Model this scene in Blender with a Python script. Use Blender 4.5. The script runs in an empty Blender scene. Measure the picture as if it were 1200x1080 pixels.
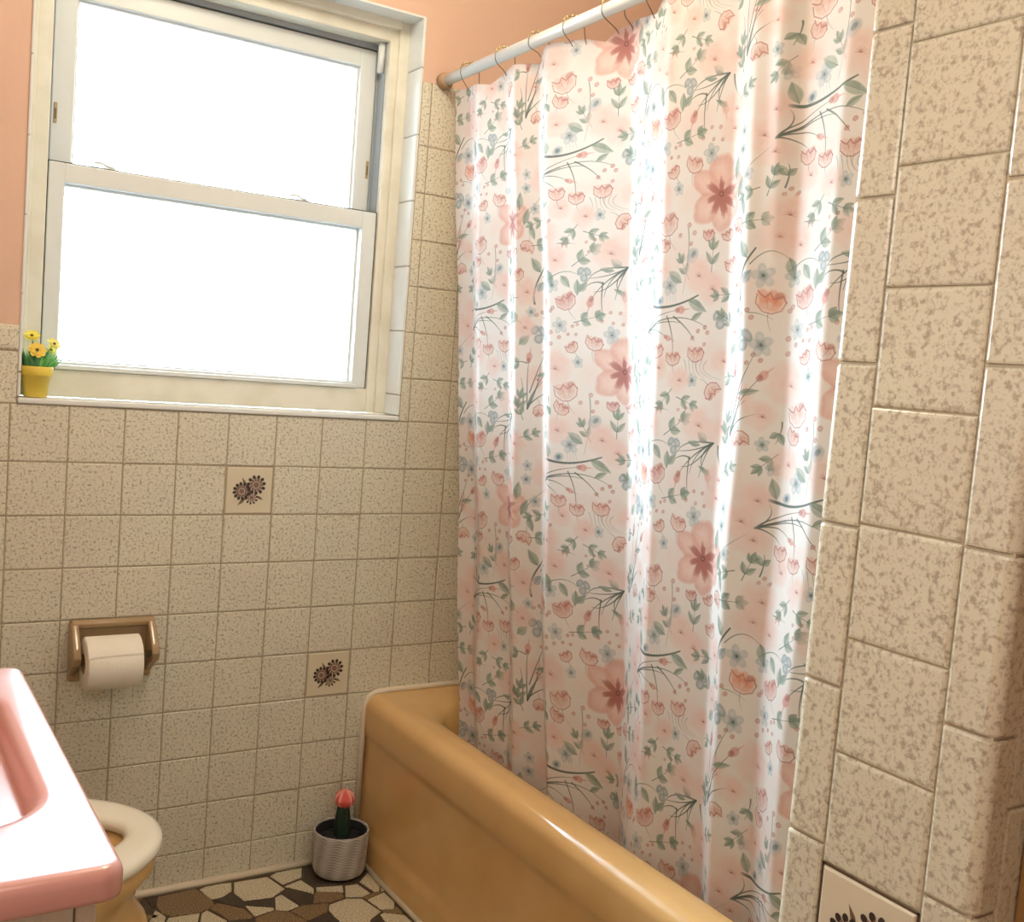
import bpy, bmesh, math, random
import numpy as np
from mathutils import Vector, Matrix
random.seed(7)
C = bpy.context.scene.collection
PI = math.pi
P = 0.1095            # tile pitch
TZ = 0.409            # height of a tile joint (top of the tub)

# ------------------------------------------------------------------ materials
def nodes(name):
    m = bpy.data.materials.new(name); m.use_nodes = True
    nt = m.node_tree; b = nt.nodes['Principled BSDF']
    return m, nt, b

def plain(name, col, rough=.5, metal=0, spec=.5, coat=0):
    m, nt, b = nodes(name)
    b.inputs['Base Color'].default_value = (*col, 1)
    b.inputs['Roughness'].default_value = rough
    b.inputs['Metallic'].default_value = metal
    b.inputs['Specular IOR Level'].default_value = spec
    b.inputs['Coat Weight'].default_value = coat
    b.inputs['Coat Roughness'].default_value = .08
    return m

def coord(nt):
    return nt.nodes.new('ShaderNodeTexCoord').outputs['Object']

def noise(nt, vec, scale, detail=2, rough=.5):
    n = nt.nodes.new('ShaderNodeTexNoise')
    n.inputs['Scale'].default_value = scale; n.inputs['Detail'].default_value = detail
    n.inputs['Roughness'].default_value = rough
    nt.links.new(vec, n.inputs['Vector'])
    return n.outputs['Fac']

def ramp(nt, fac, stops):
    r = nt.nodes.new('ShaderNodeValToRGB')
    e = r.color_ramp.elements
    while len(e) < len(stops): e.new(.5)
    for k, (p, c) in enumerate(stops):
        e[k].position = p; e[k].color = (*c, 1)
    nt.links.new(fac, r.inputs['Fac'])
    return r.outputs['Color']

def mix(nt, fac, a, b, mode='MIX'):
    n = nt.nodes.new('ShaderNodeMix'); n.data_type = 'RGBA'; n.blend_type = mode
    for sock, v in ((n.inputs[0], fac), (n.inputs[6], a), (n.inputs[7], b)):
        if hasattr(v, 'is_output'): nt.links.new(v, sock)
        elif isinstance(v, tuple): sock.default_value = (*v, 1)
        else: sock.default_value = v
    return n.outputs[2]

def bump(nt, b, h, dist, strength=1):
    n = nt.nodes.new('ShaderNodeBump'); n.inputs['Distance'].default_value = dist
    n.inputs['Strength'].default_value = strength
    nt.links.new(h, n.inputs['Height']); nt.links.new(n.outputs['Normal'], b.inputs['Normal'])

def speckled(name, base, base2, dark, scale, lo, hi, rough=.28):
    m, nt, b = nodes(name); v = coord(nt)
    wide = noise(nt, v, 5, 2)
    ground = ramp(nt, wide, [(.35, base), (.65, base2)])
    spk = ramp(nt, noise(nt, v, scale, 2.5, .6), [(lo, (0, 0, 0)), (hi, (1, 1, 1))])
    fine = ramp(nt, noise(nt, v, scale * 2.1, 1, .5), [(.58, (0, 0, 0)), (.72, (.6, .6, .6))])
    both = mix(nt, 1.0, spk, fine, 'LIGHTEN')
    col = mix(nt, both, ground, dark)
    nt.links.new(col, b.inputs['Base Color'])
    b.inputs['Roughness'].default_value = rough
    b.inputs['Specular IOR Level'].default_value = .45
    bump(nt, b, noise(nt, v, 22, 2), .002, .35)
    return m

M = {}
M['tile'] = speckled('speckled_wall_tile', (.70, .675, .545), (.675, .64, .53), (.32, .29, .22), 185, .515, .67)
M['tile_big'] = speckled('speckled_partition_tile', (.655, .635, .495), (.63, .60, .475), (.40, .35, .26), 160, .50, .66)
M['grout'] = plain('tile_grout', (.38, .325, .235), .9)
M['grout_pale'] = plain('pale_grout', (.52, .46, .34), .9)
M['decor'] = plain('cream_decor_tile', (.66, .60, .45), .25)
M['decor_line'] = plain('dark_tile_edge_line', (.10, .065, .035), .5)
M['decor_dark'] = plain('dark_brown_glaze', (.035, .018, .014), .35)
M['decor_mid'] = plain('mauve_brown_glaze', (.21, .125, .10), .35)
M['decor_leaf'] = plain('olive_brown_glaze', (.17, .105, .06), .35)
m, nt, b = nodes('peach_wall_paint'); v = coord(nt)
nt.links.new(ramp(nt, noise(nt, v, 3, 3), [(.3, (.665, .455, .35)), (.7, (.68, .47, .36))]), b.inputs['Base Color'])
b.inputs['Roughness'].default_value = .55; bump(nt, b, noise(nt, v, 60, 3), .002, .25); M['paint'] = m
M['ceiling'] = plain('ceiling_paint', (.78, .70, .60), .8)
M['white_tile'] = plain('white_bullnose_tile', (.74, .78, .77), .16)
m, nt, b = nodes('cream_window_paint'); v = coord(nt)
nt.links.new(ramp(nt, noise(nt, v, 14, 4), [(.35, (.69, .67, .56)), (.6, (.76, .75, .65))]), b.inputs['Base Color'])
b.inputs['Roughness'].default_value = .35; M['cream'] = m
M['vinyl'] = plain('white_vinyl', (.70, .75, .75), .35)
M['gap_strip'] = plain('dark_gap_strip', (.05, .06, .06), .6)  # dark colour in place of the shadowed gap round each sash
M['track'] = plain('grey_track', (.30, .34, .37), .45)
M['clear'] = plain('clear_plastic_lock', (.72, .76, .72), .2)
M['tan_plastic'] = plain('tan_latch_plastic', (.42, .33, .20), .4)
M['latch_dark'] = plain('brown_latch_slot', (.20, .13, .07), .5)
m, nt, b = nodes('harvest_gold_enamel'); v = coord(nt)
nt.links.new(ramp(nt, noise(nt, v, 9, 3), [(.35, (.64, .405, .165)), (.65, (.68, .435, .185))]), b.inputs['Base Color'])
b.inputs['Roughness'].default_value = .2; b.inputs['Coat Weight'].default_value = .3
bump(nt, b, noise(nt, v, 11, 1), .004, .25); M['gold'] = m
M['caulk'] = plain('white_caulk', (.72, .64, .50), .5)
M['seat'] = plain('ivory_seat', (.82, .78, .66), .22, coat=.3)
M['tan_ceramic'] = plain('tan_ceramic', (.36, .25, .135), .18)
M['chrome'] = plain('chrome_roller', (.62, .66, .64), .15, 1)
m, nt, b = nodes('white_tissue'); v = coord(nt)
b.inputs['Base Color'].default_value = (.84, .80, .70, 1); b.inputs['Roughness'].default_value = .95
bump(nt, b, noise(nt, v, 240, 2), .001, .4); M['paper'] = m
M['paper_edge'] = plain('torn_paper_edge', (.62, .54, .42), .95)
M['card'] = plain('cardboard_core', (.38, .27, .16), .9)
M['pink'] = plain('pink_enamel', (.60, .295, .265), .24, spec=.75, coat=.45)
M['pink'].node_tree.nodes['Principled BSDF'].inputs['Coat Roughness'].default_value = .2
M['cabinet'] = plain('white_cabinet_paint', (.60, .55, .46), .4)
M['rod'] = plain('white_rod_enamel', (.72, .73, .69), .25)
M['rod_end'] = plain('tan_rubber_cup', (.42, .28, .17), .5)
M['wire'] = plain('dark_steel_wire', (.20, .16, .12), .35, .8)
M['bead'] = plain('brass_bead', (.62, .47, .22), .25, .8)
M['yellow'] = plain('yellow_plastic', (.80, .62, .09), .35)
M['petal'] = plain('yellow_petal', (.88, .78, .10), .6)
M['petal_orange'] = plain('orange_petal', (.90, .66, .10), .6)
M['petal_pale'] = plain('pale_yellow_petal', (.90, .85, .22), .6)
M['flower_eye'] = plain('brown_flower_eye', (.16, .10, .03), .7)
M['grass'] = plain('green_plastic_leaf', (.09, .30, .14), .5)
M['grass2'] = plain('bright_green_leaf', (.18, .55, .14), .5)
M['soil'] = plain('black_soil', (.012, .012, .016), .95)
M['cactus'] = plain('dark_green_cactus', (.012, .035, .018), .55)
M['cactus_pink'] = plain('pink_cactus', (.75, .13, .12), .55)
M['cactus_tip'] = plain('pale_pink_ridge', (.85, .36, .30), .6)
M['brown_saucer'] = plain('dark_pot_foot', (.05, .035, .03), .7)
m, nt, b = nodes('grey_swirl_pot')
uvn = nt.nodes.new('ShaderNodeTexCoord'); sep = nt.nodes.new('ShaderNodeSeparateXYZ')
nt.links.new(uvn.outputs['UV'], sep.inputs[0])
def math_n(nt, op, a, b_=None):
    n = nt.nodes.new('ShaderNodeMath'); n.operation = op; n.inputs[2].default_value = .5
    for s, v_ in zip(n.inputs, (a, b_)):
        if v_ is None: continue
        if hasattr(v_, 'is_output'): nt.links.new(v_, s)
        else: s.default_value = v_
    return n.outputs[0]
ang = math_n(nt, 'MULTIPLY', sep.outputs[0], 2 * PI)
big = math_n(nt, 'SINE', math_n(nt, 'ADD', math_n(nt, 'MULTIPLY', ang, 11), math_n(nt, 'MULTIPLY', sep.outputs[1], -38)))
thin = math_n(nt, 'SINE', math_n(nt, 'ADD', math_n(nt, 'MULTIPLY', big, 2.2), math_n(nt, 'MULTIPLY', sep.outputs[1], 980)))
nt.links.new(ramp(nt, math_n(nt, 'ADD', math_n(nt, 'MULTIPLY', thin, .22), math_n(nt, 'ADD', math_n(nt, 'MULTIPLY', big, .20), .5)),
     [(.1, (.30, .275, .25)), (.5, (.43, .40, .37)), (.95, (.56, .53, .50))]), b.inputs['Base Color'])
b.inputs['Roughness'].default_value = .6; bump(nt, b, thin, .0012, .6); M['potgrey'] = m
def stone(name, a, c, d, lo=.42, hi=.62):
    m, nt, b = nodes(name); v = coord(nt)
    col = ramp(nt, noise(nt, v, 300, 3, .7), [(.40, a), (.50, c), (.62, d)])
    nt.links.new(col, b.inputs['Base Color']); b.inputs['Roughness'].default_value = .4
    return m
M['stone_c'] = stone('cream_floor_stone', (.30, .245, .155), (.58, .51, .36), (.72, .66, .50))
M['stone_b'] = stone('brown_floor_stone', (.09, .05, .022), (.20, .125, .06), (.34, .23, .12))
M['stone_d'] = stone('dark_floor_stone', (.028, .018, .012), (.05, .034, .024), (.085, .06, .042))
M['floor_grout'] = plain('dark_floor_grout', (.075, .055, .035), .9)
m, nt, b = nodes('varnished_wood'); v = coord(nt)
mp = nt.nodes.new('ShaderNodeMapping'); mp.inputs['Scale'].default_value = (40, 40, 2.5); nt.links.new(v, mp.inputs[0])
nt.links.new(ramp(nt, noise(nt, mp.outputs[0], 1.5, 4), [(.3, (.20, .10, .03)), (.7, (.36, .20, .07))]), b.inputs['Base Color'])
b.inputs['Roughness'].default_value = .3; M['wood'] = m

def glass_pane():
    m = bpy.data.materials.new('window_glass'); m.use_nodes = True; nt = m.node_tree
    nt.nodes.remove(nt.nodes['Principled BSDF'])
    t = nt.nodes.new('ShaderNodeBsdfTransparent'); t.inputs[0].default_value = (.96, .98, 1, 1)
    g = nt.nodes.new('ShaderNodeBsdfGlossy'); g.inputs['Roughness'].default_value = .05
    fr = nt.nodes.new('ShaderNodeFresnel'); fr.inputs[0].default_value = 1.45
    mx = nt.nodes.new('ShaderNodeMixShader')
    nt.links.new(fr.outputs[0], mx.inputs[0]); nt.links.new(t.outputs[0], mx.inputs[1]); nt.links.new(g.outputs[0], mx.inputs[2])
    nt.links.new(mx.outputs[0], nt.nodes['Material Output'].inputs[0])
    return m
M['glass'] = glass_pane()

# ------------------------------------------------------------------ mesh helpers
class MB:
    """collects faces with material slots; build() links one mesh object"""
    def __init__(self): self.v = []; self.f = []; self.mi = []; self.sm = []
    def add(self, vs, fs, mi=0, smooth=False):
        o = len(self.v); self.v += [tuple(p) for p in vs]
        for f in fs: self.f.append([i + o for i in f]); self.mi.append(mi); self.sm.append(smooth)
    def box(self, a, b, mi=0, bev=0.0):
        (x0, y0, z0), (x1, y1, z1) = a, b
        if bev <= 0:
            vs = [(x, y, z) for z in (z0, z1) for y in (y0, y1) for x in (x0, x1)]
            self.add(vs, [(0, 2, 3, 1), (4, 5, 7, 6), (0, 1, 5, 4), (2, 6, 7, 3), (0, 4, 6, 2), (1, 3, 7, 5)], mi)
            return
        bm = bmesh.new(); bmesh.ops.create_cube(bm, size=1)
        for q in bm.verts: q.co = Vector(((x0 + x1) / 2 + q.co.x * (x1 - x0), (y0 + y1) / 2 + q.co.y * (y1 - y0), (z0 + z1) / 2 + q.co.z * (z1 - z0)))
        bmesh.ops.bevel(bm, geom=list(bm.edges), offset=bev, segments=3, profile=.5, affect='EDGES')
        self.bm(bm, mi, False)
    def bm(self, bm, mi=0, smooth=True, mat=None):
        bm.verts.index_update()
        vs = [(mat @ q.co if mat else q.co) for q in bm.verts]
        self.add(vs, [[q.index for q in f.verts] for f in bm.faces], mi, smooth); bm.free()
    def loops(self, rings, mi=0, smooth=True, cap0=False, cap1=False, closed=True):
        n = len(rings[0]); o = []
        vs = [p for r in rings for p in r]; fs = []
        for k in range(len(rings) - 1):
            for i in range(n if closed else n - 1):
                j = (i + 1) % n
                fs.append((k * n + i, k * n + j, (k + 1) * n + j, (k + 1) * n + i))
        if cap0: fs.append(tuple(range(n))[::-1])
        if cap1: fs.append(tuple((len(rings) - 1) * n + i for i in range(n)))
        self.add(vs, fs, mi, smooth)
    def lathe(self, prof, cx, cy, cz, n=48, mi=0, cap0=False, cap1=False):
        self.loops([[(cx + r * math.cos(2 * PI * i / n), cy + r * math.sin(2 * PI * i / n), cz + z) for i in range(n)] for r, z in prof], mi, True, cap0, cap1)
    def tube(self, pts, r, n=8, mi=0, cap=True):
        pts = [Vector(p) for p in pts]; rings = []; up = None
        for i, p in enumerate(pts):
            d = (pts[min(i + 1, len(pts) - 1)] - pts[max(i - 1, 0)]).normalized()
            if up is None:
                up = Vector((0, 0, 1)) if abs(d.z) < .9 else Vector((1, 0, 0))
            a = (up - d * up.dot(d)).normalized(); up = a; c = d.cross(a)
            rr = r[i] if isinstance(r, (list, tuple)) else r
            rings.append([p + a * rr * math.cos(2 * PI * k / n) + c * rr * math.sin(2 * PI * k / n) for k in range(n)])
        self.loops(rings, mi, True, cap, cap)
    def ball(self, c, r, mi=0, seg=12, sc=(1, 1, 1)):
        bm = bmesh.new(); bmesh.ops.create_uvsphere(bm, u_segments=seg, v_segments=max(6, seg // 2 + 2), radius=r)
        for q in bm.verts: q.co = Vector((q.co.x * sc[0], q.co.y * sc[1], q.co.z * sc[2])) + Vector(c)
        self.bm(bm, mi)
    def build(self, name, mats, parent=None, fix=True):
        me = bpy.data.meshes.new(name); me.from_pydata(self.v, [], self.f)
        mats = mats if isinstance(mats, (list, tuple)) else [mats]
        for m_ in mats: me.materials.append(m_)
        me.polygons.foreach_set('material_index', self.mi); me.polygons.foreach_set('use_smooth', self.sm)
        if fix:
            bm = bmesh.new(); bm.from_mesh(me); bmesh.ops.recalc_face_normals(bm, faces=bm.faces); bm.to_mesh(me); bm.free()
        me.update()
        o = bpy.data.objects.new(name, me); C.objects.link(o)
        if parent: o.parent = parent; o.matrix_parent_inverse = parent.matrix_world.inverted()
        return o

def tag(o, label=None, cat=None, group=None, kind=None):
    if label: o['label'] = label
    if cat: o['category'] = cat
    if group: o['group'] = group
    if kind: o['kind'] = kind
    return o
def empty(name, loc=(0, 0, 0)):
    o = bpy.data.objects.new(name, None); C.objects.link(o); o.location = loc; o.empty_display_size = .05
    o.matrix_world = Matrix.Translation(loc)
    return o
def rrect(x0, x1, y0, y1, r, z, n=8):
    pts = []
    for cx, cy, a0 in ((x1 - r, y1 - r, 0), (x0 + r, y1 - r, PI / 2), (x0 + r, y0 + r, PI), (x1 - r, y0 + r, 1.5 * PI)):
        for k in range(n + 1):
            a = a0 + PI / 2 * k / n
            pts.append((cx + r * math.cos(a), cy + r * math.sin(a), z))
    # extra points along the straights keep the shading even
    out = []
    for i, p in enumerate(pts):
        out.append(p); q = pts[(i + 1) % len(pts)]
        if (i + 1) % (n + 1) == 0:
            for t in (.2, .4, .6, .8): out.append(tuple(p[k] + (q[k] - p[k]) * t for k in range(3)))
    return out

# ------------------------------------------------------------------ tiles
def tile_slab(mb, o, eu, ev, en, u0, u1, v0, v1, mi=0, gap=.0011, bev=.0022, h=.003, jit=.0005, tilt=.0012):
    """one glazed tile: face at height h over the origin plane, soft bevelled edges"""
    u0 += gap; u1 -= gap; v0 += gap; v1 -= gap
    if u1 - u0 < .006 or v1 - v0 < .006: return
    d = random.uniform(-jit, jit); ta = random.uniform(-tilt, tilt); tb = random.uniform(-tilt, tilt)
    uc, vc = (u0 + u1) / 2, (v0 + v1) / 2
    def pt(u, v_, hh): return Vector(o) + Vector(eu) * u + Vector(ev) * v_ + Vector(en) * (hh + d + (u - uc) * ta / P + (v_ - vc) * tb / P)
    rings = []
    for ins, hh in ((0, -.001), (0, h * .35), (bev * .35, h * .8), (bev, h)):
        rings.append([pt(u0 + ins, v0 + ins, hh), pt(u1 - ins, v0 + ins, hh), pt(u1 - ins, v1 - ins, hh), pt(u0 + ins, v1 - ins, hh)])
    mb.loops(rings, mi, False, False, True)

def grid_tiles(mb, o, eu, ev, en, us, vs, skip=lambda a, b, c, d: False, **k):
    for a, b in zip(us[:-1], us[1:]):
        for c, d in zip(vs[:-1], vs[1:]):
            if not skip(a, b, c, d): tile_slab(mb, o, eu, ev, en, a, b, c, d, **k)

def flower_tile(parent, o, eu, ev, en, label):
    """cream glazed tile with a printed spray of three brown flowers"""
    o, eu, ev, en = Vector(o), Vector(eu), Vector(ev), Vector(en)
    mb = MB(); s = P
    tile_slab(mb, o, eu, ev, en, 0, s, 0, s, 0, jit=0, tilt=0, gap=.0028, h=.0034)
    zoff = [0]
    def put(pts, mi):
        zoff[0] += 1
        q = [o + eu * (s / 2 + x * s) + ev * (s / 2 + y * s) + en * (.0035 + zoff[0] * .000012) for x, y in pts]
        mb.add(q, [tuple(range(len(q)))], mi)
    def ell(x, y, a, b, ang, mi, n=14):
        put([(x + a * math.cos(t) * math.cos(ang) - b * math.sin(t) * math.sin(ang), y + a * math.cos(t) * math.sin(ang) + b * math.sin(t) * math.cos(ang)) for t in [2 * PI * k / n for k in range(n)]], mi)
    g = .0225
    for (a, b) in (((-.5, -.5), (.5, -.5 + g)), ((-.5, .5 - g), (.5, .5)), ((-.5, -.5), (-.5 + g, .5)), ((.5 - g, -.5), (.5, .5))):
        q = [o + eu * (s / 2 + x * s) + ev * (s / 2 + y * s) + en * .0012 for x, y in ((a[0], a[1]), (b[0], a[1]), (b[0], b[1]), (a[0], b[1]))]
        mb.add(q, [(0, 1, 2, 3)], 1)
    for x0, y0, x1, y1, w in ((-.04, -.12, -.235, -.31, .035), (-.05, .06, -.165, .27, .028), (.12, -.10, .30, -.19, .03), (.02, .0, .0, -.2, .03)):
        d = Vector((x1 - x0, y1 - y0)).normalized(); nx, ny = -d.y * w, d.x * w
        mx_, my_ = x0 + (x1 - x0) * .55, y0 + (y1 - y0) * .55
        put([(x0, y0), (mx_ - nx, my_ - ny), (x1, y1), (mx_ + nx, my_ + ny)], 4)
    for fx, fy, R, n, rr in ((.055, -.15, .115, 10, .026), (-.16, -.015, .15, 12, .040), (.135, .115, .165, 11, .042)):
        for k in range(n):
            t = 2 * PI * (k + .3) / n; ell(fx + R * math.cos(t), fy + R * math.sin(t), rr, rr * .8, t, 2)
        for k in range(n):
            t = 2 * PI * k / n; ell(fx + R * .62 * math.cos(t), fy + R * .62 * math.sin(t), rr * 1.0, rr * .62, t, 3)
        ell(fx, fy, R * .52, R * .52, 0, 3, 20); ell(fx, fy, R * .46, R * .46, 0, 0, 20); ell(fx, fy, R * .38, R * .38, 0, 3, 18)
        for k in range(5):
            t = 2 * PI * k / 5 + .4; ell(fx + R * .2 * math.cos(t), fy + R * .2 * math.sin(t), .010, .007, t, 4, 8)
    t = mb.build('decorative_tile', [M['decor'], M['decor_line'], M['decor_dark'], M['decor_mid'], M['decor_leaf']], parent)
    t['label'] = label
    return t
# ------------------------------------------------------------------ the setting
WX0, WX1, WZ0, WZ1 = -.426, .411, 1.084, 2.014      # window opening
LX, RX, FY, CZ = -1.05, 1.13, -3.1, 2.44            # left wall, tub wall, wall behind the camera, ceiling
WGX, WGY0, WGY1 = .079, -1.590, -1.800              # partition at the foot of the tub

mb = MB(); y0, y1 = .003, .18
mb.box((LX - .1, y0, 0), (RX + .1, y1, WZ0 - .012)); mb.box((LX - .1, y0, WZ1), (RX + .1, y1, CZ))
mb.box((LX - .1, y0, WZ0 - .012), (WX0, y1, WZ1)); mb.box((WX1, y0, WZ0 - .012), (RX + .1, y1, WZ1))
wb = tag(mb.build('wall_back', M['paint']), kind='structure')
GX = [k * P for k in range(-10, 11)]; GX[0] = LX; GX = [LX] + [x for x in GX if LX + .02 < x < RX - .02] + [RX]
rows = [TZ + k * P for k in range(-3, 14)]
low = [.0] + [z for z in rows if z < WZ0 - .03] + [WZ0 - .0125]
mb = MB(); o, eu, ev, en = (0, .003, 0), (1, 0, 0), (0, 0, 1), (0, -1, 0)
def is_decor(a, b, c, d):
    return (abs(a) < .01 and abs(c - (TZ + 4 * P)) < .01) or (abs(a - 2 * P) < .01 and abs(c - TZ) < .01)
grid_tiles(mb, o, eu, ev, en, GX, low, is_decor)
lz = [low[-1], TZ + 7 * P, 1.227]; lz = [TZ + 6 * P, TZ + 7 * P, 1.227]
lx = [x for x in GX if x < WX0 - .03] + [WX0]
# left of the window: four feet of tile with a rounded cap course
grid_tiles(mb, o, eu, ev, en, lx, [low[-1], TZ + 7 * P], h=.0034)
grid_tiles(mb, o, eu, ev, en, lx, [TZ + 7 * P, 1.227], bev=.010, h=.008)
rx = [WX1 + .002] + [x for x in GX if x > WX1 + .02]
rz = [low[-1]] + [z for z in rows if WZ0 < z < 1.83] + [1.871]
grid_tiles(mb, o, eu, ev, en, rx, rz)
mb.build('tile_cladding', M['tile'], wb)
mb = MB()
for a, b, c, d in ((LX, RX, 0, WZ0 - .0125), (LX, WX0, WZ0 - .0125, 1.226), (WX1, RX, WZ0 - .0125, 1.870)):
    mb.box((a, .0014, c), (b, .0034, d))
mb.build('tile_grout', M['grout'], wb)
flower_tile(wb, (0, .003, TZ + 4 * P), eu, ev, en, 'cream tile with a brown flower spray below the window')
flower_tile(wb, (2 * P, .003, TZ), eu, ev, en, 'cream tile with a brown flower spray near the tub corner')

mb = MB(); mb.box((LX - .1, FY, 0), (LX, .003, CZ)); wl = tag(mb.build('wall_left', M['paint']), kind='structure')
mb = MB(); mb.box((RX, WGY1, 0), (RX + .1, .003, CZ)); wr = tag(mb.build('wall_right', M['paint']), kind='structure')
mb = MB()
grid_tiles(mb, (RX, 0, 0), (0, 1, 0), (0, 0, 1), (-1, 0, 0), [WGY0 + .0] + [-k * P for k in range(14, -1, -1)], [TZ] + rows[4:] + [1.871])
mb.build('tile_cladding', M['tile'], wr)
mb = MB(); mb.box((LX - .1, FY - .1, 0), (RX + .1, FY, CZ)); tag(mb.build('wall_front', M['paint']), kind='structure')
mb = MB(); mb.box((LX - .1, FY - .1, CZ), (RX + .1, .17, CZ + .1)); tag(mb.build('ceiling', M['ceiling']), kind='structure')

# partition wall at the foot of the tub: grout core, rounded edge tiles on both corners, square tiles between
mb = MB(); mb.box((WGX + .0035, WGY1 + .0035, 0), (RX, WGY0 - .0035, CZ)); wp = tag(mb.build('wall_partition', M['grout_pale']), kind='structure')
mb = MB(); yB0 = -1.6401; yB1 = yB0 - P; zB = 1.128 + TZ; zA = 1.1468 + TZ; zC = .9963 + TZ; PA = .1539
vs = [0] + [zB - k * P for k in range(13, -4, -1) if .02 < zB - k * P < 1.9]
o2, eu2, ev2, en2 = (WGX + .003, yB0, 0), (0, -1, 0), (0, 0, 1), (-1, 0, 0)
dz = zB - 8 * P
grid_tiles(mb, o2, eu2, ev2, en2, [0, P], vs, lambda a, b, c, d: abs(c - dz) < .01, bev=.004, gap=.0009, jit=.0004)
def bull(z0, z1, sgn, yb, ye):
    """edge tile with a rounded nose: flat face from yb to ye, then round onto the end of the wall"""
    R = .011; z0 += .0012; z1 -= .0012; d = random.uniform(-.0003, .0003)
    prof = [(WGX + .0030, yb + sgn * .0012), (WGX + .0012, yb + sgn * .0016), (WGX + d, yb + sgn * .004), (WGX + d, yb + (ye - yb) * .5)]
    for k in range(9):
        a = PI / 2 * k / 8
        prof.append((WGX + d + R - R * math.cos(a), ye - sgn * (R - R * math.sin(a))))
    prof += [(WGX + .03, ye), (WGX + .03, ye - sgn * .0034)]
    rings = []
    for z, ins in ((z0, .0022), (z0 + .0008, .0007), (z0 + .003, 0), (z1 - .003, 0), (z1 - .0008, .0007), (z1, .0022)):
        rings.append([(x + ins, y - sgn * (ins if y * sgn > (yb + (ye - yb) * .8) * sgn else 0), z) for x, y in prof])
    mb.loops(rings, 0, False, False, False, closed=False)
def stack(z_top, sgn, yb, ye):
    zs = [z_top - k * PA for k in range(-4, 12)]
    zs = sorted([z for z in zs if .02 < z < 1.9]); zs = [0] + zs
    for a, b in zip(zs[:-1], zs[1:]):
        if b - a > .02: bull(a, b, sgn, yb, ye)
stack(zA, 1, yB0, WGY0); stack(zC, -1, yB1, WGY1)
# the end facing the door
grid_tiles(mb, (WGX + .031, WGY1 + .003, 0), (1, 0, 0), (0, 0, 1), (0, -1, 0), [0, P], vs, bev=.003)
# the face towards the tub
grid_tiles(mb, (WGX + .031, WGY0 - .003, 0), (1, 0, 0), (0, 0, 1), (0, 1, 0), [k * P for k in range(0, 10)], [z for z in vs if z > TZ])
mb.build('tile_cladding', M['tile_big'], wp)
flower_tile(wp, (WGX + .003, yB0, dz), eu2, ev2, en2, 'cream tile with a brown flower spray low on the partition')
mb = MB(); mb.box((.137, WGY1 - .018, 0), (.195, WGY1 - .0005, 2.05), bev=.004); mb.box((.137, WGY1 - .030, 0), (.150, WGY1 - .016, 2.05), bev=.003)
tag(mb.build('trim_1', M['wood']), kind='structure')
mb = MB(); mb.box((.197, FY, 0), (.297, WGY1 - .0005, CZ)); tag(mb.build('wall_doorside', M['paint']), kind='structure')
mb = MB(); mb.box((.182, -2.62, .01), (.196, WGY1 - .022, 2.03), bev=.003); d1 = tag(mb.build('door_1', M['wood']), kind='structure')
mb = MB(); mb.lathe([(.0, .0), (.012, .0), (.012, .02), (.026, .03), (.028, .045), (.018, .058), (0, .06)], 0, 0, 0, 20)
kn = mb.build('door_knob', M['bead']); kn.parent = d1; kn.rotation_euler = (0, -PI / 2, 0); kn.location = (.182, -2.55, 1.0)

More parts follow.
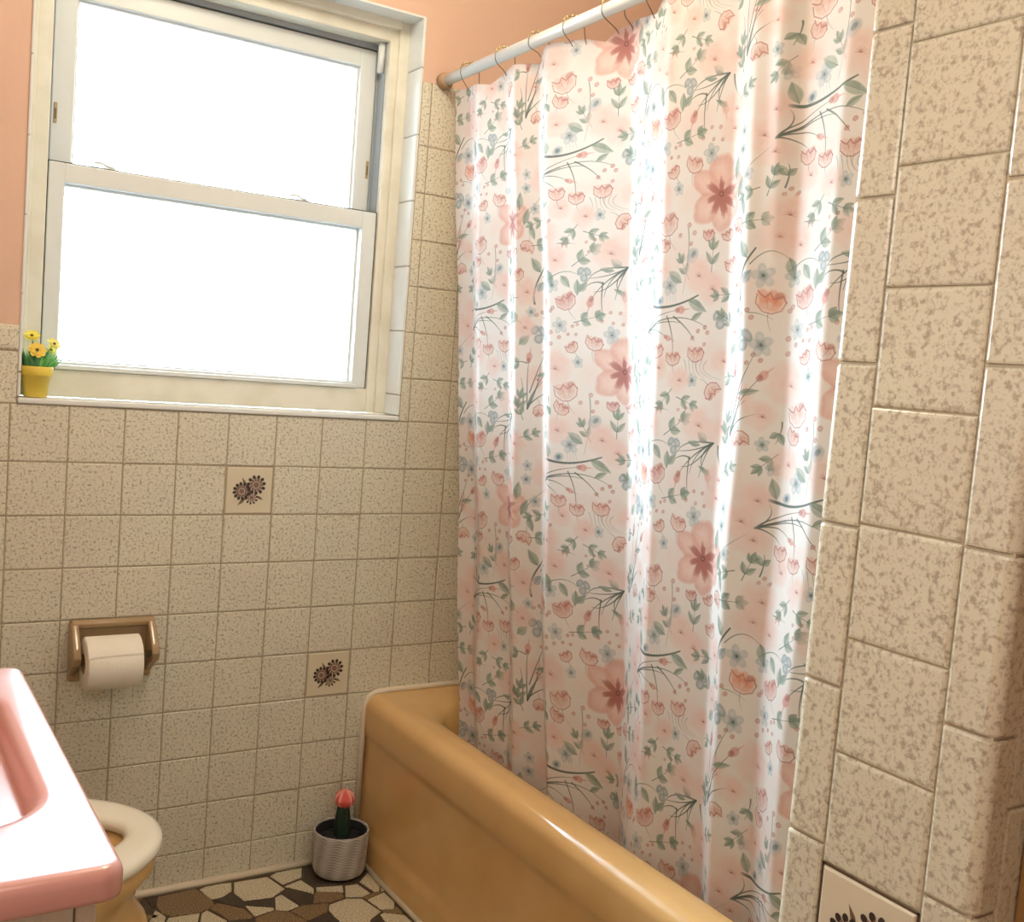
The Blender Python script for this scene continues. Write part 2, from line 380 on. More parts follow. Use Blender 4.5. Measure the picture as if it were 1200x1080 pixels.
# floor of irregular stone pieces
TRACED = [('d',[(-0.129,-0.018),(-0.107,-0.024),(-0.117,-0.059),(-0.126,-0.063)]),
('b',[(-0.105,-0.022),(-0.021,-0.018),(-0.017,-0.031),(-0.003,-0.078),(-0.003,-0.104),(-0.023,-0.116),(-0.04,-0.122),(-0.099,-0.114),(-0.113,-0.094),(-0.117,-0.061)]),
('c',[(-0.014,-0.025),(0.002,-0.018),(0.038,-0.018),(0.06,-0.023),(0.049,-0.059),(0.02,-0.078),(-0.002,-0.077)]),
('d',[(0.002,-0.083),(0.046,-0.07),(0.059,-0.114),(0.05,-0.14),(0.019,-0.112)]),
('b',[(-0.018,-0.115),(0.005,-0.099),(0.048,-0.144),(0.057,-0.182),(0.052,-0.188),(0.006,-0.177),(-0.008,-0.134)]),
('c',[(-0.106,-0.119),(-0.042,-0.126),(-0.065,-0.182),(-0.127,-0.154)]),
('c',[(-0.025,-0.12),(0.001,-0.179),(-0.008,-0.207),(-0.06,-0.184),(-0.038,-0.128)]),
('c',[(-0.123,-0.076),(-0.11,-0.113),(-0.129,-0.153),(-0.158,-0.141)]),
('c',[(0.066,-0.024),(0.143,-0.028),(0.16,-0.096),(0.122,-0.121),(0.061,-0.111),(0.051,-0.07)]),
('d',[(0.062,-0.117),(0.122,-0.13),(0.11,-0.163),(0.06,-0.133)]),
('c',[(0.056,-0.135),(0.109,-0.167),(0.106,-0.176),(0.06,-0.184)]),
('c',[(0.127,-0.126),(0.144,-0.118),(0.162,-0.181),(0.132,-0.19),(0.11,-0.176)]),
('c',[(0.151,-0.027),(0.17,-0.016),(0.232,-0.017),(0.215,-0.06),(0.164,-0.075)]),
('c',[(0.164,-0.086),(0.208,-0.072),(0.221,-0.12),(0.212,-0.143),(0.197,-0.123)]),
('d',[(0.154,-0.105),(0.169,-0.103),(0.209,-0.147),(0.195,-0.178),(0.167,-0.178),(0.164,-0.173)]),
('d',[(0.235,-0.018),(0.285,-0.019),(0.322,-0.07),(0.294,-0.126),(0.231,-0.112),(0.217,-0.063)]),
('c',[(0.228,-0.119),(0.286,-0.135),(0.276,-0.163),(0.222,-0.134)]),
('b',[(0.211,-0.149),(0.221,-0.137),(0.272,-0.167),(0.267,-0.186),(0.231,-0.191),(0.196,-0.181)]),
('b',[(0.137,-0.196),(0.17,-0.182),(0.225,-0.196),(0.21,-0.229),(0.163,-0.244),(0.157,-0.245)]),
('b',[(0.059,-0.192),(0.107,-0.18),(0.133,-0.196),(0.154,-0.247),(0.144,-0.275),(0.047,-0.232)]),
('d',[(0.163,-0.248),(0.208,-0.234),(0.22,-0.277),(0.207,-0.302),(0.148,-0.276)]),
('c',[(0.215,-0.224),(0.225,-0.203),(0.27,-0.193),(0.302,-0.207),(0.317,-0.275),(0.284,-0.295),(0.261,-0.327),(0.213,-0.305),(0.216,-0.27)]),
('c',[(0.291,-0.138),(0.32,-0.141),(0.33,-0.19),(0.306,-0.199),(0.272,-0.185)]),
('c',[(0.33,-0.133),(0.371,-0.096),(0.37,-0.16),(0.353,-0.191),(0.342,-0.19)]),
('c',[(0.312,-0.216),(0.361,-0.2),(0.363,-0.25),(0.349,-0.277),(0.321,-0.267)]),
('c',[(0.31,-0.287),(0.321,-0.284),(0.358,-0.31),(0.363,-0.372),(0.305,-0.346)]),
('d',[(0.267,-0.329),(0.284,-0.301),(0.305,-0.288),(0.302,-0.345)]),
('b',[(0.306,-0.203),(0.332,-0.193),(0.354,-0.196),(0.361,-0.197),(0.313,-0.213)]),
('c',[(0.37,-0.165),(0.365,-0.194),(0.356,-0.192)]),
('b',[(0.321,-0.272),(0.347,-0.282),(0.359,-0.267),(0.36,-0.29),(0.356,-0.305),(0.322,-0.281)])]
def clip(poly, px, py, nx, ny):
    out = []
    for i, a in enumerate(poly):
        b = poly[(i + 1) % len(poly)]
        da = (a[0] - px) * nx + (a[1] - py) * ny; db = (b[0] - px) * nx + (b[1] - py) * ny
        if da <= 0: out.append(a)
        if (da < 0 < db) or (db < 0 < da):
            t = da / (da - db); out.append((a[0] + (b[0] - a[0]) * t, a[1] + (b[1] - a[1]) * t))
    return out
mb = MB()
def piece(poly, kind, shrink=0.0):
    n = len(poly); cx = sum(p[0] for p in poly) / n; cy = sum(p[1] for p in poly) / n
    area = sum(poly[i][0] * poly[(i + 1) % n][1] - poly[(i + 1) % n][0] * poly[i][1] for i in range(n)) / 2
    if area < 0: poly = poly[::-1]
    def inset(d):
        r = []
        for x, y in poly:
            L = math.hypot(x - cx, y - cy) or 1; r.append((x - (x - cx) / L * d, y - (y - cy) / L * d))
        return r
    mi = 'cbd'.index(kind); a, b = inset(shrink), inset(shrink + .0016)
    mb.loops([[(x, y, -.004) for x, y in a], [(x, y, -.0009) for x, y in a], [(x, y, 0) for x, y in b]], mi, False, False, True)
seeds = []
for k, poly in TRACED:
    piece(poly, k)
    n = len(poly); cx = sum(p[0] for p in poly) / n; cy = sum(p[1] for p in poly) / n
    seeds.append((cx, cy, None))
    for x, y in poly: seeds.append((cx + (x - cx) * .7, cy + (y - cy) * .7, None))
def near_traced(x, y):
    return -.13 < x < .38 and y > -.13 - .52 * (x + .13)
tries = 0; own = []
while tries < 9000:
    tries += 1
    x, y = random.uniform(LX, .374), random.uniform(FY, 0)
    if near_traced(x, y): continue
    if all((x - a) ** 2 + (y - b_) ** 2 > .062 ** 2 for a, b_, c in own): own.append((x, y, 1))
allp = seeds + own
for x, y, k in own:
    poly = [(LX, FY), (.374, FY), (.374, 0), (LX, 0)]
    poly = [p for p in [(x - .15, y - .15), (x + .15, y - .15), (x + .15, y + .15), (x - .15, y + .15)]]
    for a, b_, c in allp:
        if (a, b_) == (x, y) or abs(a - x) > .3 or abs(b_ - y) > .3: continue
        poly = clip(poly, (a + x) / 2, (b_ + y) / 2, a - x, b_ - y)
    for px, py, nx, ny in ((LX, 0, -1, 0), (.374, 0, 1, 0), (0, FY, 0, -1), (0, -.014, 0, 1)): poly = clip(poly, px, py, nx, ny)
    if len(poly) > 2: piece(poly, random.choice('ccccbbd'), .0035)
fl = tag(mb.build('floor', [M['stone_c'], M['stone_b'], M['stone_d']]), kind='structure')
mb = MB(); mb.box((LX - .1, FY - .1, -.1), (RX + .1, .17, -.0022)); mb.build('floor_grout', M['floor_grout'], fl)
mb = MB(); mb.tube([(LX, -.006, .004), (.372, -.006, .004)], .009, 8); tag(mb.build('caulk_back', M['caulk']), kind='structure')  # caulk bead where the back wall meets the floor

# ------------------------------------------------------------------ window
win = tag(empty('window_1', (0, .1, WZ0)), kind='structure')
mb = MB()
fy0, fy1 = .078, .178
def frame(mb, x0, x1, z0, z1, wl_, wr_, wb_, wt_, ya, yb, mi=0, bev=.0025):
    mb.box((x0, ya, z0), (x0 + wl_, yb, z1), mi, bev); mb.box((x1 - wr_, ya, z0), (x1, yb, z1), mi, bev)
    mb.box((x0 + wl_ - .001, ya, z0), (x1 - wr_ + .001, yb, z0 + wb_), mi, bev); mb.box((x0 + wl_ - .001, ya, z1 - wt_), (x1 - wr_ + .001, yb, z1), mi, bev)
FL, FR = WX0 + .0495, WX1 - .0520          # inner edges of the frame
frame(mb, WX0, WX1, WZ0, WZ1, .0495, .0520, .058, .050, fy0, fy1)
# applied stop around the frame, a step prouder
mb.box((WX1 - .031, .070, WZ0 + .0005), (WX1 - .0005, .082, WZ1 - .0005), 0, .003)
mb.box((WX0 + .0005, .070, WZ0 + .0005), (WX0 + .022, .082, WZ1 - .0005), 0, .003)
mb.box((WX0 + .022, .060, WZ1 - .022), (WX1 - .031, .082, WZ1 - .0005), 0, .003)
mb.build('window_frame', M['cream'], win)
mb = MB()
mb.box((FL, .160, WZ1 - .072), (FR, .177, WZ1 - .049)); mb.box((FR - .003, .094, WZ0 + .058), (FR + .0005, .177, WZ1 - .050)); mb.box((FL - .0005, .094, WZ0 + .058), (FL + .003, .177, WZ1 - .050))
mb.box((FL + .003, .128, WZ1 - .062), (FR - .003, .1345, WZ1 - .0495)); mb.box((FR - .007, .126, 1.57), (FR - .003, .134, WZ1 - .05))
mb.build('jamb_track', M['track'], win)
def sash(name, x0, x1, z0, z1, wl_, wr_, wb_, wt_, ya, yb, yg):
    mb = MB(); frame(mb, x0, x1, z0, z1, wl_, wr_, wb_, wt_, ya, yb)
    # glazing bead, set back
    frame(mb, x0 + wl_ - .001, x1 - wr_ + .001, z0 + wb_ - .001, z1 - wt_ + .001, .006, .006, .005, .006, yg - .014, yb - .002, 0, .001)
    s = mb.build(name, M['vinyl'], win)
    mb = MB(); mb.box((x0 + wl_ - .002, yg - .002, z0 + wb_ - .002), (x1 - wr_ + .002, yg + .002, z1 - wt_ + .002)); mb.build('pane', M['glass'], s)
    mb = MB(); g = .0024
    mb.box((x0 - g, ya + .004, z0), (x0 - .0002, yb, z1)); mb.box((x1 + .0002, ya + .004, z0), (x1 + g, yb, z1)); mb.box((x0 - g, ya + .004, z1 + .0002), (x1 + g, yb, z1 + g))
    mb.build('gap_strip', M['gap_strip'], s)  # dark strips stand in for the shadow gap between sash and frame
    return s
lo = sash('lower_sash', FL + .0028, FR - .0032, 1.1425, 1.5630, .0315, .0355, .016, .039, .0835, .132, .119)
up = sash('upper_sash', FL + .0100, FR - .0055, 1.530, 1.9500, .0440, .0405, .032, .042, .1355, .174, .160)
mb = MB(); mb.box((WX0 + .077, .0715, 1.1425), (WX1 - .084, .0845, 1.152), 0, .002); mb.build('lift_rail', M['vinyl'], lo)
for x in (-.262, .165):
    mb = MB(); mb.box((x - .028, .090, 1.562), (x + .028, .118, 1.567), 0, .002)
    mb.tube([(x + .02 * math.cos(t), .103 + .009 * math.sin(t), 1.570 + (.006 if math.cos(t) < -.2 else 0)) for t in [2 * PI * k / 14 for k in range(15)]], .003, 6)
    mb.build('sash_lock', M['clear'], lo)
for x in (FL + .0185, FR - .0135):
    mb = MB(); mb.box((x - .0035, .1335, 1.648), (x + .0035, .1357, 1.690), 0, .0015); l = mb.build('tilt_latch', M['tan_plastic'], up)
    mb = MB(); mb.box((x - .0018, .1327, 1.656), (x + .0018, .1340, 1.678), 0, .0008); mb.build('latch_slot', M['latch_dark'], l)
mb = MB(); mb.tube([(FR - .0095, .104, 1.893), (FR - .0095, .104, WZ1 - .0505)], .0080, 12); mb.build('balance_cover', M['vinyl'], win)
mb = MB(); mb.box((WX0, -.004, WZ0 - .0115), (WX1, .0775, WZ0), 0, .0035); mb.build('window_sill', M['white_tile'], win)
mb = MB()
zj = [WZ0 + .001] + [WZ0 + .05 + k * .153 for k in range(6)] + [WZ1]
for a, b in zip(zj[:-1], zj[1:]):
    if a > 1.2 and False: continue
    mb.box((WX1 - .0065, -.001, a + .0008), (WX1 + .0015, .0775, b - .0008), 0, .003)
    mb.box((WX0 - .0005, -.001, a + .0008), (WX0 + .0055, .0775, b - .0008), 0, .0025)
mb.box((WX0, .002, WZ1 - .004), (WX1, .0775, WZ1 + .001), 0, .001)
mb.build('jamb_lining', M['white_tile'], win)
# ------------------------------------------------------------------ bathtub
tub = tag(empty('bathtub', (.75, -.79, 0)), 'harvest gold enamelled bathtub against the speckled tile wall', 'bathtub')
TX0, TX1, TY0, TY1 = .372, RX - .003, WGY0 + .004, -.004
mb = MB()
rings = []
def ring(x0, x1, y0_, y1_, r, z): rings.append(rrect(x0, x1, y0_, y1_, r, z, 10))
ring(.405, TX1, TY0, TY1, .004, .4055)
ring(.425, TX1 - .03, TY0 + .03, TY1 - .05, .08, .4065)
ring(.445, TX1 - .06, TY0 + .07, TY1 - .10, .13, .4045)
ring(.456, TX1 - .072, TY0 + .083, TY1 - .115, .15, .399)
ring(.464, TX1 - .080, TY0 + .092, TY1 - .125, .15, .387)
ring(.470, TX1 - .088, TY0 + .10, TY1 - .135, .15, .360)
ring(.490, TX1 - .105, TY0 + .13, TY1 - .165, .15, .22)
ring(.515, TX1 - .125, TY0 + .17, TY1 - .20, .14, .11)
ring(.555, TX1 - .165, TY0 + .22, TY1 - .25, .12, .075)
ring(.62, TX1 - .23, TY0 + .32, TY1 - .35, .08, .068)
mb.loops(rings, 0, True, False, True)
prof = []
for k in range(10):
    a = PI / 2 * k / 9; prof.append((.405 - .033 * math.sin(a), .3725 + .033 * math.cos(a)))
prof += [(.3725, .345), (.3735, .318), (.376, .308), (.3795, .300), (.3815, .290), (.3815, .20), (.3815, .092), (.380, .080), (.3755, .066), (.374, .055), (.374, .0)]
ys = [TY1 - (TY1 - TY0) * k / 24 for k in range(25)]
mb.loops([[(x, y, z) for x, z in prof] for y in ys], 0, True, False, False, closed=False)
mb.build('tub_shell', M['gold'], tub)
mb = MB()
mb.tube([(.371, -.006, .0), (.371, -.006, .36), (.373, -.006, .380), (.382, -.006, .398), (.398, -.006, .408), (.43, -.006, .411), (TX1, -.006, .411)], .0075, 8)
mb.tube([(.370, -.01, .003), (.370, TY0, .003)], .0065, 8)
mb.build('caulk', M['caulk'], tub); tub.children[-1]['label'] = 'white caulk bead'

# ------------------------------------------------------------------ shower rod, hooks, curtain
rod = tag(empty('shower_rod', (.466, 0, 1.879)), 'white enamelled shower rod above the floral curtain', 'shower rod')
rz_ = lambda y: 1.879 + .026 * abs(y)
mb = MB(); mb.tube([(.466, -.012, rz_(0)), (.466, -.6, rz_(-.6)), (.466, -1.578, rz_(-1.578))], .0125, 24); mb.build('tube', M['rod'], rod)
mb = MB(); mb.tube([(.466, .0005, rz_(0)), (.466, -.012, rz_(0)), (.466, -.020, rz_(0)), (.466, -.024, rz_(0))], [.019, .019, .0165, .013], 24); mb.build('end_cup', M['rod_end'], rod)
mb = MB(); mb.tube([(.466, -1.586, rz_(-1.58)), (.466, -1.566, rz_(-1.57))], [.019, .0165], 24); mb.build('end_cup', M['rod_end'], rod)

# fold profile at 0.9 m height: (y, x) from the window end to the partition end
FOLD = [(-.165, .498), (-.215, .510), (-.275, .487), (-.365, .512), (-.420, .487), (-.495, .516), (-.555, .484), (-.745, .534), (-.875, .482),
        (-1.005, .517), (-1.062, .490), (-1.130, .521), (-1.215, .491), (-1.33, .53), (-1.38, .50), (-1.50, .53), (-1.56, .50)]
fy = np.array([-a for a, b in FOLD]); fx = np.array([b for a, b in FOLD])
NS, NZ = 760, 150
yr = np.linspace(.165, 1.56, NS)
base = np.interp(yr, fy, fx)
ker = np.hanning(13); ker /= ker.sum()
sm = np.convolve(np.pad(base, 6, 'edge'), ker, 'valid')
S = np.concatenate([[0], np.cumsum(np.hypot(np.diff(yr), np.diff(sm)))])
sa = np.interp([.395, .735, .985], yr, S)
def fabric(s):
    t = np.interp(s, sa, [-.62, -.31, 0.0])
    t = np.where(s < sa[0], -.62 + (s - sa[0]), t); return np.where(s > sa[2], s - sa[2], t)
FU = fabric(S)
kz = np.interp(yr, [.165, .42, .55, .83, 1.05, 1.2, 1.57], [.13, .11, .13, .06, .04, 0, 0])
TOPY = [.068, .130, .204, .262, .30, .383, .397, .46, .547, .600, .640, .70, .765, .785, .84, .90, .97, 1.03, 1.10, 1.16, 1.23, 1.29, 1.36, 1.42, 1.56]
TOPZ = [1.853, 1.850, 1.838, 1.860, 1.862, 1.853, 1.873, 1.874, 1.864, 1.849, 1.868, 1.871, 1.862, 1.880, 1.874, 1.882, 1.870, 1.885, 1.876, 1.888, 1.878, 1.890, 1.882, 1.893, 1.890]
ZB = .215
y_top = yr - kz * (1.86 - .9)
ztop = np.interp(y_top, TOPY, TOPZ)
verts = np.zeros((NZ, NS, 3)); uv = np.zeros((NZ, NS, 2))
rng = np.random.RandomState(3)
for j in range(NZ):
    t = j / (NZ - 1); z = ZB + (ztop - ZB) * t
    yy = yr - kz * (z - .9)
    amp = np.interp(z, [.2, .9, 1.45, 1.80, 1.9], [1.15, 1.05, .95, .78, .6])
    mid = np.interp(z, [.2, .5, 1.2, 1.9], [.525, .512, .503, .482])
    x = mid + amp * (sm - .507)
    x += .0035 * np.sin(9 * z + 14 * yr) * np.sin(5 * z + 3 * yr)
    # a shorter pleat that fades out below the rod
    w = np.clip((z - 1.35) / .4, 0, 1); x -= w * .014 * np.exp(-((yr - 1.105) / .016) ** 2)
    # the hem swings out a little where it meets the rim
    low_ = np.clip((.62 - z) / .3, 0, 1)
    x += low_ * .006 * np.sin(26 * yr + 6 * z)
    yy = yy + .004 * np.sin(7 * z + 11 * yr) * np.clip((yr - .165) * 20, 0, 1)
    x = np.where(z < .42, np.maximum(x, .474 + np.clip(.41 - z, 0, 1) * .12), x)
    verts[j, :, 0] = x; verts[j, :, 1] = -yy; verts[j, :, 2] = z
    uv[j, :, 0] = FU / .62; uv[j, :, 1] = (z - .925) / .607
me = bpy.data.meshes.new('shower_curtain')
idx = np.arange(NZ * NS).reshape(NZ, NS)
F = np.stack([idx[:-1, :-1], idx[:-1, 1:], idx[1:, 1:], idx[1:, :-1]], -1).reshape(-1, 4)
me.from_pydata(verts.reshape(-1, 3).tolist(), [], F.tolist())
ul = me.uv_layers.new(name='fabric')
li = np.zeros(len(me.loops), dtype=np.int32); me.loops.foreach_get('vertex_index', li)
ul.data.foreach_set('uv', uv.reshape(-1, 2)[li].ravel())
me.polygons.foreach_set('use_smooth', [True] * len(me.polygons))
cur = bpy.data.objects.new('shower_curtain', me); C.objects.link(cur)
tag(cur, 'white fabric shower curtain printed with pink and green flowers, hanging inside the tub', 'shower curtain')
# the print: painted stroke by stroke into a generated repeat, 0.62 m by 0.607 m, half-drop
TW, TH = .62, .607; IW, IH = 1240, 1214
IMG = np.empty((IH, IW, 3)); IMG[:] = (.885, .866, .846)
nz_ = rng.rand(48, 48)
def soft_noise(X, Y, f):
    a = X * f; b_ = Y * f; i = np.floor(a).astype(int); j = np.floor(b_).astype(int); u = a - i; v_ = b_ - j
    u = u * u * (3 - 2 * u); v_ = v_ * v_ * (3 - 2 * v_); g = lambda p, q: nz_[p % 48, q % 48]
    return (g(i, j) * (1 - u) + g(i + 1, j) * u) * (1 - v_) + (g(i, j + 1) * (1 - u) + g(i + 1, j + 1) * u) * v_
def stamp(x0, x1, y0, y1, fn, col, alpha, tex=0):
    """blend colour where fn(X, Y) > 0 at both places of the half-drop"""
    col = np.array(col) / 255.
    for ox, oy in ((0, 0), (.31, .3035)):
        i0, i1 = int((x0 + ox) / TW * IW) - 1, int((x1 + ox) / TW * IW) + 2; j0, j1 = int((y0 + oy) / TH * IH) - 1, int((y1 + oy) / TH * IH) + 2
        I, J = np.meshgrid(np.arange(i0, i1), np.arange(j0, j1))
        X, Y = (I + .5) / IW * TW - ox, (J + .5) / IH * TH - oy
        m_ = np.clip(fn(X, Y), 0, 1) * alpha
        if tex: m_ = m_ * (1 - tex + tex * soft_noise(X + 3, Y + 3, 160))
        J %= IH; I %= IW; IMG[J, I] = IMG[J, I] * (1 - m_[..., None]) + col * m_[..., None]
def blob(x, y, a, b, ang, col, alpha, soft=.25, edge=0, tex=.35):
    ca, sa_ = math.cos(ang), math.sin(ang); r = max(a, b) * 1.35
    def fn(X, Y):
        u = ((X - x) * ca + (Y - y) * sa_) / a; v_ = (-(X - x) * sa_ + (Y - y) * ca) / b
        d = np.sqrt(u * u + v_ * v_) + .22 * (soft_noise(X + 5, Y + 5, 75) - .5)
        m_ = np.clip((1 - d) / soft, 0, 1)
        if edge: m_ = m_ * (1 - edge * np.clip((.78 - d) / .5, 0, 1))
        return m_
    stamp(x - r, x + r, y - r, y + r, fn, col, alpha, tex)
def stroke(pts, w, col, alpha=.9, taper=1):
    if len(pts) == 3:      # a bow through the middle point
        a, m_, c = pts; q = (2 * m_[0] - (a[0] + c[0]) / 2, 2 * m_[1] - (a[1] + c[1]) / 2)
        pts = [((1 - t) ** 2 * a[0] + 2 * t * (1 - t) * q[0] + t * t * c[0], (1 - t) ** 2 * a[1] + 2 * t * (1 - t) * q[1] + t * t * c[1]) for t in [k / 10 for k in range(11)]]
    xs, ys_ = [p[0] for p in pts], [p[1] for p in pts]; n = len(pts) - 1
    def fn(X, Y):
        best = np.zeros_like(X)
        for k in range(n):
            (ax, ay), (bx, by) = pts[k], pts[k + 1]; dx, dy = bx - ax, by - ay
            t = np.clip(((X - ax) * dx + (Y - ay) * dy) / (dx * dx + dy * dy + 1e-12), 0, 1)
            d = np.hypot(X - ax - dx * t, Y - ay - dy * t); ww = w * (1 - taper * .75 * (k + t) / n)
            best = np.maximum(best, np.clip((ww - d) / .0006 + .5, 0, 1))
        return best
    stamp(min(xs) - .004, max(xs) + .004, min(ys_) - .004, max(ys_) + .004, fn, col, alpha)
GREEN, GREEN2, DARK, BLUE, BLUE2 = (146, 160, 146), (108, 126, 114), (92, 102, 96), (156, 170, 174), (104, 124, 132)
ROSE, TERRA, TERRA2, BLUSH, TANP = (202, 150, 142), (172, 114, 106), (160, 104, 102), (227, 202, 194), (212, 174, 162)
def leaf(x, y, ang, L, w, col=GREEN, dark=GREEN2):
    ca, sa_ = math.cos(ang), math.sin(ang)
    def body(X, Y, k=1.0):
        u = ((X - x) * ca + (Y - y) * sa_) / L; v_ = (-(X - x) * sa_ + (Y - y) * ca) / w
        prof = np.sin(PI * np.clip(u, 0, 1) ** .8) * k
        return np.clip((prof - abs(v_)) / .25, 0, 1) * ((u > 0) & (u < 1))
    stamp(x - L, x + L, y - L, y + L, body, col, .75, .3)
    def half(X, Y):
        v_ = (-(X - x) * sa_ + (Y - y) * ca); return body(X, Y) * (v_ > 0)
    stamp(x - L, x + L, y - L, y + L, half, dark, .45, .4)
    stroke([(x, y), (x + ca * L * .9, y + sa_ * L * .9)], .0006, dark, .7)
def sprig(x, y, ang, L, n=2, w=.0055, lw=.021):
    L *= 1.25; w *= .95; lw *= 1.2
    stroke([(x, y), (x + math.cos(ang) * L, y + math.sin(ang) * L)], .0008, DARK, .8)
    for k in range(n):
        t = .3 + .55 * k / max(1, n - 1)
        for s_ in (1, -1): leaf(x + math.cos(ang) * L * t, y + math.sin(ang) * L * t, ang + s_ * .62, lw * (1.1 - .2 * k), w * (1.1 - .2 * k))
    leaf(x + math.cos(ang) * L * .9, y + math.sin(ang) * L * .9, ang, lw, w)
def wash(x, y, r, eye=True):
    blob(x, y, r, r * .92, .3, BLUSH, .75, .35); blob(x + r * .12, y + r * .1, r * .62, r * .6, 0, (224, 190, 180), .5, .5)
    if eye:
        for k in range(7):
            a = -.3 + k * .55; stroke([(x + .1 * r, y - .1 * r), (x + .1 * r + math.cos(a) * r * .24, y - .1 * r + math.sin(a) * r * .24)], .0007, TERRA, .65)
def bluef(x, y, r):
    for k in range(5):
        a = 2 * PI * k / 5 + .5; blob(x + math.cos(a) * r * .58, y + math.sin(a) * r * .58, r * .5, r * .42, a, BLUE, .6, .3, .35)
    blob(x, y, r * .5, r * .5, 0, BLUE2, .6, .7); blob(x, y, r * .17, r * .17, 0, DARK, .9, .4)
def poppy(x, y, r, ang=0, fill=TANP):
    ca, sa_ = math.cos(ang), math.sin(ang)
    pt = lambda dx, dy: (x + r * (dx * ca - dy * sa_), y + r * (dx * sa_ + dy * ca))
    for dx, dy, a, b, g in ((0, -.15, .95, .62, 0), (-.55, .2, .42, .55, .5), (.5, .22, .42, .6, -.5), (.05, .3, .45, .5, .2)):
        blob(*pt(dx, dy), r * a, r * b, ang + g, fill, .55, .3)
    blob(*pt(.45, .45), r * .38, r * .3, ang + .4, TERRA, .55, .45)
    rim = [pt(-.98 + .28 * k, .32 + .22 * math.sin(2.3 * k + 1)) for k in range(8)]
    stroke(rim, .0011, TERRA, .7, 0)
    stroke([pt(-.98, .3), pt(-.95, -.3), pt(-.4, -.75), pt(.2, -.78), pt(.8, -.45), pt(.98, .2)], .0010, TERRA, .65, 0)
    stroke([pt(-.3, .1), pt(-.1, -.5)], .0008, TERRA, .5); stroke([pt(.35, .15), pt(.1, -.5)], .0008, TERRA, .5)
    stroke([pt(0, -.78), pt(.1, -1.3), pt(.45, -1.9)], .0007, GREEN2, .6)
def dots(ps, r=.0055):
    for x, y in ps: blob(x, y, r, r * .85, .6, TERRA, .75, .3, .4)
def bud(x, y, ang, L=.026, w=.008):
    blob(x + math.cos(ang) * L * .3, y + math.sin(ang) * L * .3, L * .38, w, ang, ROSE, .85, .3); blob(x, y, L * .28, w * .75, ang, TERRA, .8, .4)
    stroke([(x + math.cos(ang) * L * .5, y + math.sin(ang) * L * .5), (x + math.cos(ang) * L * 1.1, y + math.sin(ang) * L * 1.1)], .002, ROSE, .6)
def butterfly(x, y, r):
    for dx, dy, a, b, g in ((-.4, .35, .55, .4, .9), (.4, .3, .55, .4, 2.2), (0, -.4, .5, .5, 0)): blob(x + dx * r, y + dy * r, a * r, b * r, g, BLUE, .65, .25); blob(x + dx * r, y + dy * r, a * r, b * r, g, BLUE2, .5, .25, .95)
def star(x, y, r):
    for k in range(6): a = 2 * PI * k / 6; stroke([(x, y), (x + r * math.cos(a), y + r * math.sin(a))], .0022, ROSE, .8)
    stroke([(x - r * 1.3, y), (x + r * 2, y - .002)], .0007, GREEN2, .7)
def bigflower(x, y):
    for ang, d, a, b, al in ((1.62, .036, .033, .028, .85), (2.65, .040, .036, .022, .8), (3.75, .040, .035, .026, .8), (4.75, .034, .030, .024, .7), (5.6, .030, .026, .020, .7), (.35, .032, .028, .022, .75)):
        blob(x + math.cos(ang) * d, y + math.sin(ang) * d, a, b, ang, (226, 188, 175), al, .22); blob(x + math.cos(ang) * d, y + math.sin(ang) * d, a, b, ang, (204, 154, 142), .5, .2, .97)
    for ang, sp, LL in ((1.6, .5, .026), (2.65, .5, .036), (3.5, .35, .034), (4.2, .5, .038), (4.9, .45, .038), (5.6, .45, .034), (.35, .65, .034)):
        blob(x + math.cos(ang) * LL * .45, y + math.sin(ang) * LL * .45, LL * .52, LL * .21, ang, TERRA, .68, .35, 0, .25)
        for k in range(9):
            a = ang + (k - 4) * sp * .15; L = LL * (1.08 - .10 * abs(k - 4)) * (1 + .12 * math.sin(k * 5 + ang)); stroke([(x + math.cos(a) * .006, y + math.sin(a) * .006), (x + math.cos(a) * L, y + math.sin(a) * L)], .0026, TERRA, .5)
    blob(x, y, .011, .010, 0, TERRA, .8, .7); blob(x, y, .006, .006, 0, (120, 74, 66), .9, .4); blob(x, y, .003, .003, 0, (176, 140, 120), .9, .4)
# washes first
for q in ((-.10, -.10, .050), (.10, -.16, .05), (-.06, .12, .05), (.08, .14, .05), (-.15, -.20, .045), (.03, -.34, .05), (-.02, -.27, .045)): blob(q[0], q[1], q[2], q[2] * .8, .4, BLUSH, .45, .6, 0, .5)
for q in ((-.018, -.153, .036), (.12, .055, .036), (.132, -.075, .038), (-.145, .215, .036), (-.15, .0, .045), (.075, -.33, .032), (-.13, -.29, .03)): wash(*q)
wash(.02, .217, .032, False); blob(.028, .222, .012, .010, .2, ROSE, .8, .5); blob(-.06, .0, .05, .03, .4, BLUSH, .4, .6); blob(.06, .02, .05, .04, 0, BLUSH, .35, .7); blob(-.09, -.26, .06, .02, .3, BLUSH, .4, .7)
bigflower(0, 0)
leaf(.034, .02, 1.45, .04, .010)
poppy(-.122, -.046, .025, .2); poppy(-.131, -.080, .017, -.5); dots(((-.071, -.049), (-.058, -.062), (-.092, -.066), (-.066, -.080)))
poppy(-.025, -.066, .013, 0, ROSE); poppy(.016, -.067, .012, .4)
stroke([(-.073, -.055), (-.072, -.10), (-.082, -.165)], .0011, GREEN2, .7)
sprig(-.018, -.128, 1.5, .034, 2)
blob(-.062, -.100, .017, .013, .8, BLUE, .6, .3); blob(-.060, -.098, .008, .005, .9, BLUE2, .7, .4)
leaf(-.085, -.145, 2.6, .04, .010); bluef(-.112, -.150, .018); blob(-.135, -.177, .013, .009, .4, BLUE, .7, .3); blob(-.135, -.177, .006, .005, .4, BLUE2, .9, .4)
for k in range(4): stroke([(-.118 + .006 * k, -.166), (-.116 + .007 * k, -.182)], .0006, BLUE, .6)
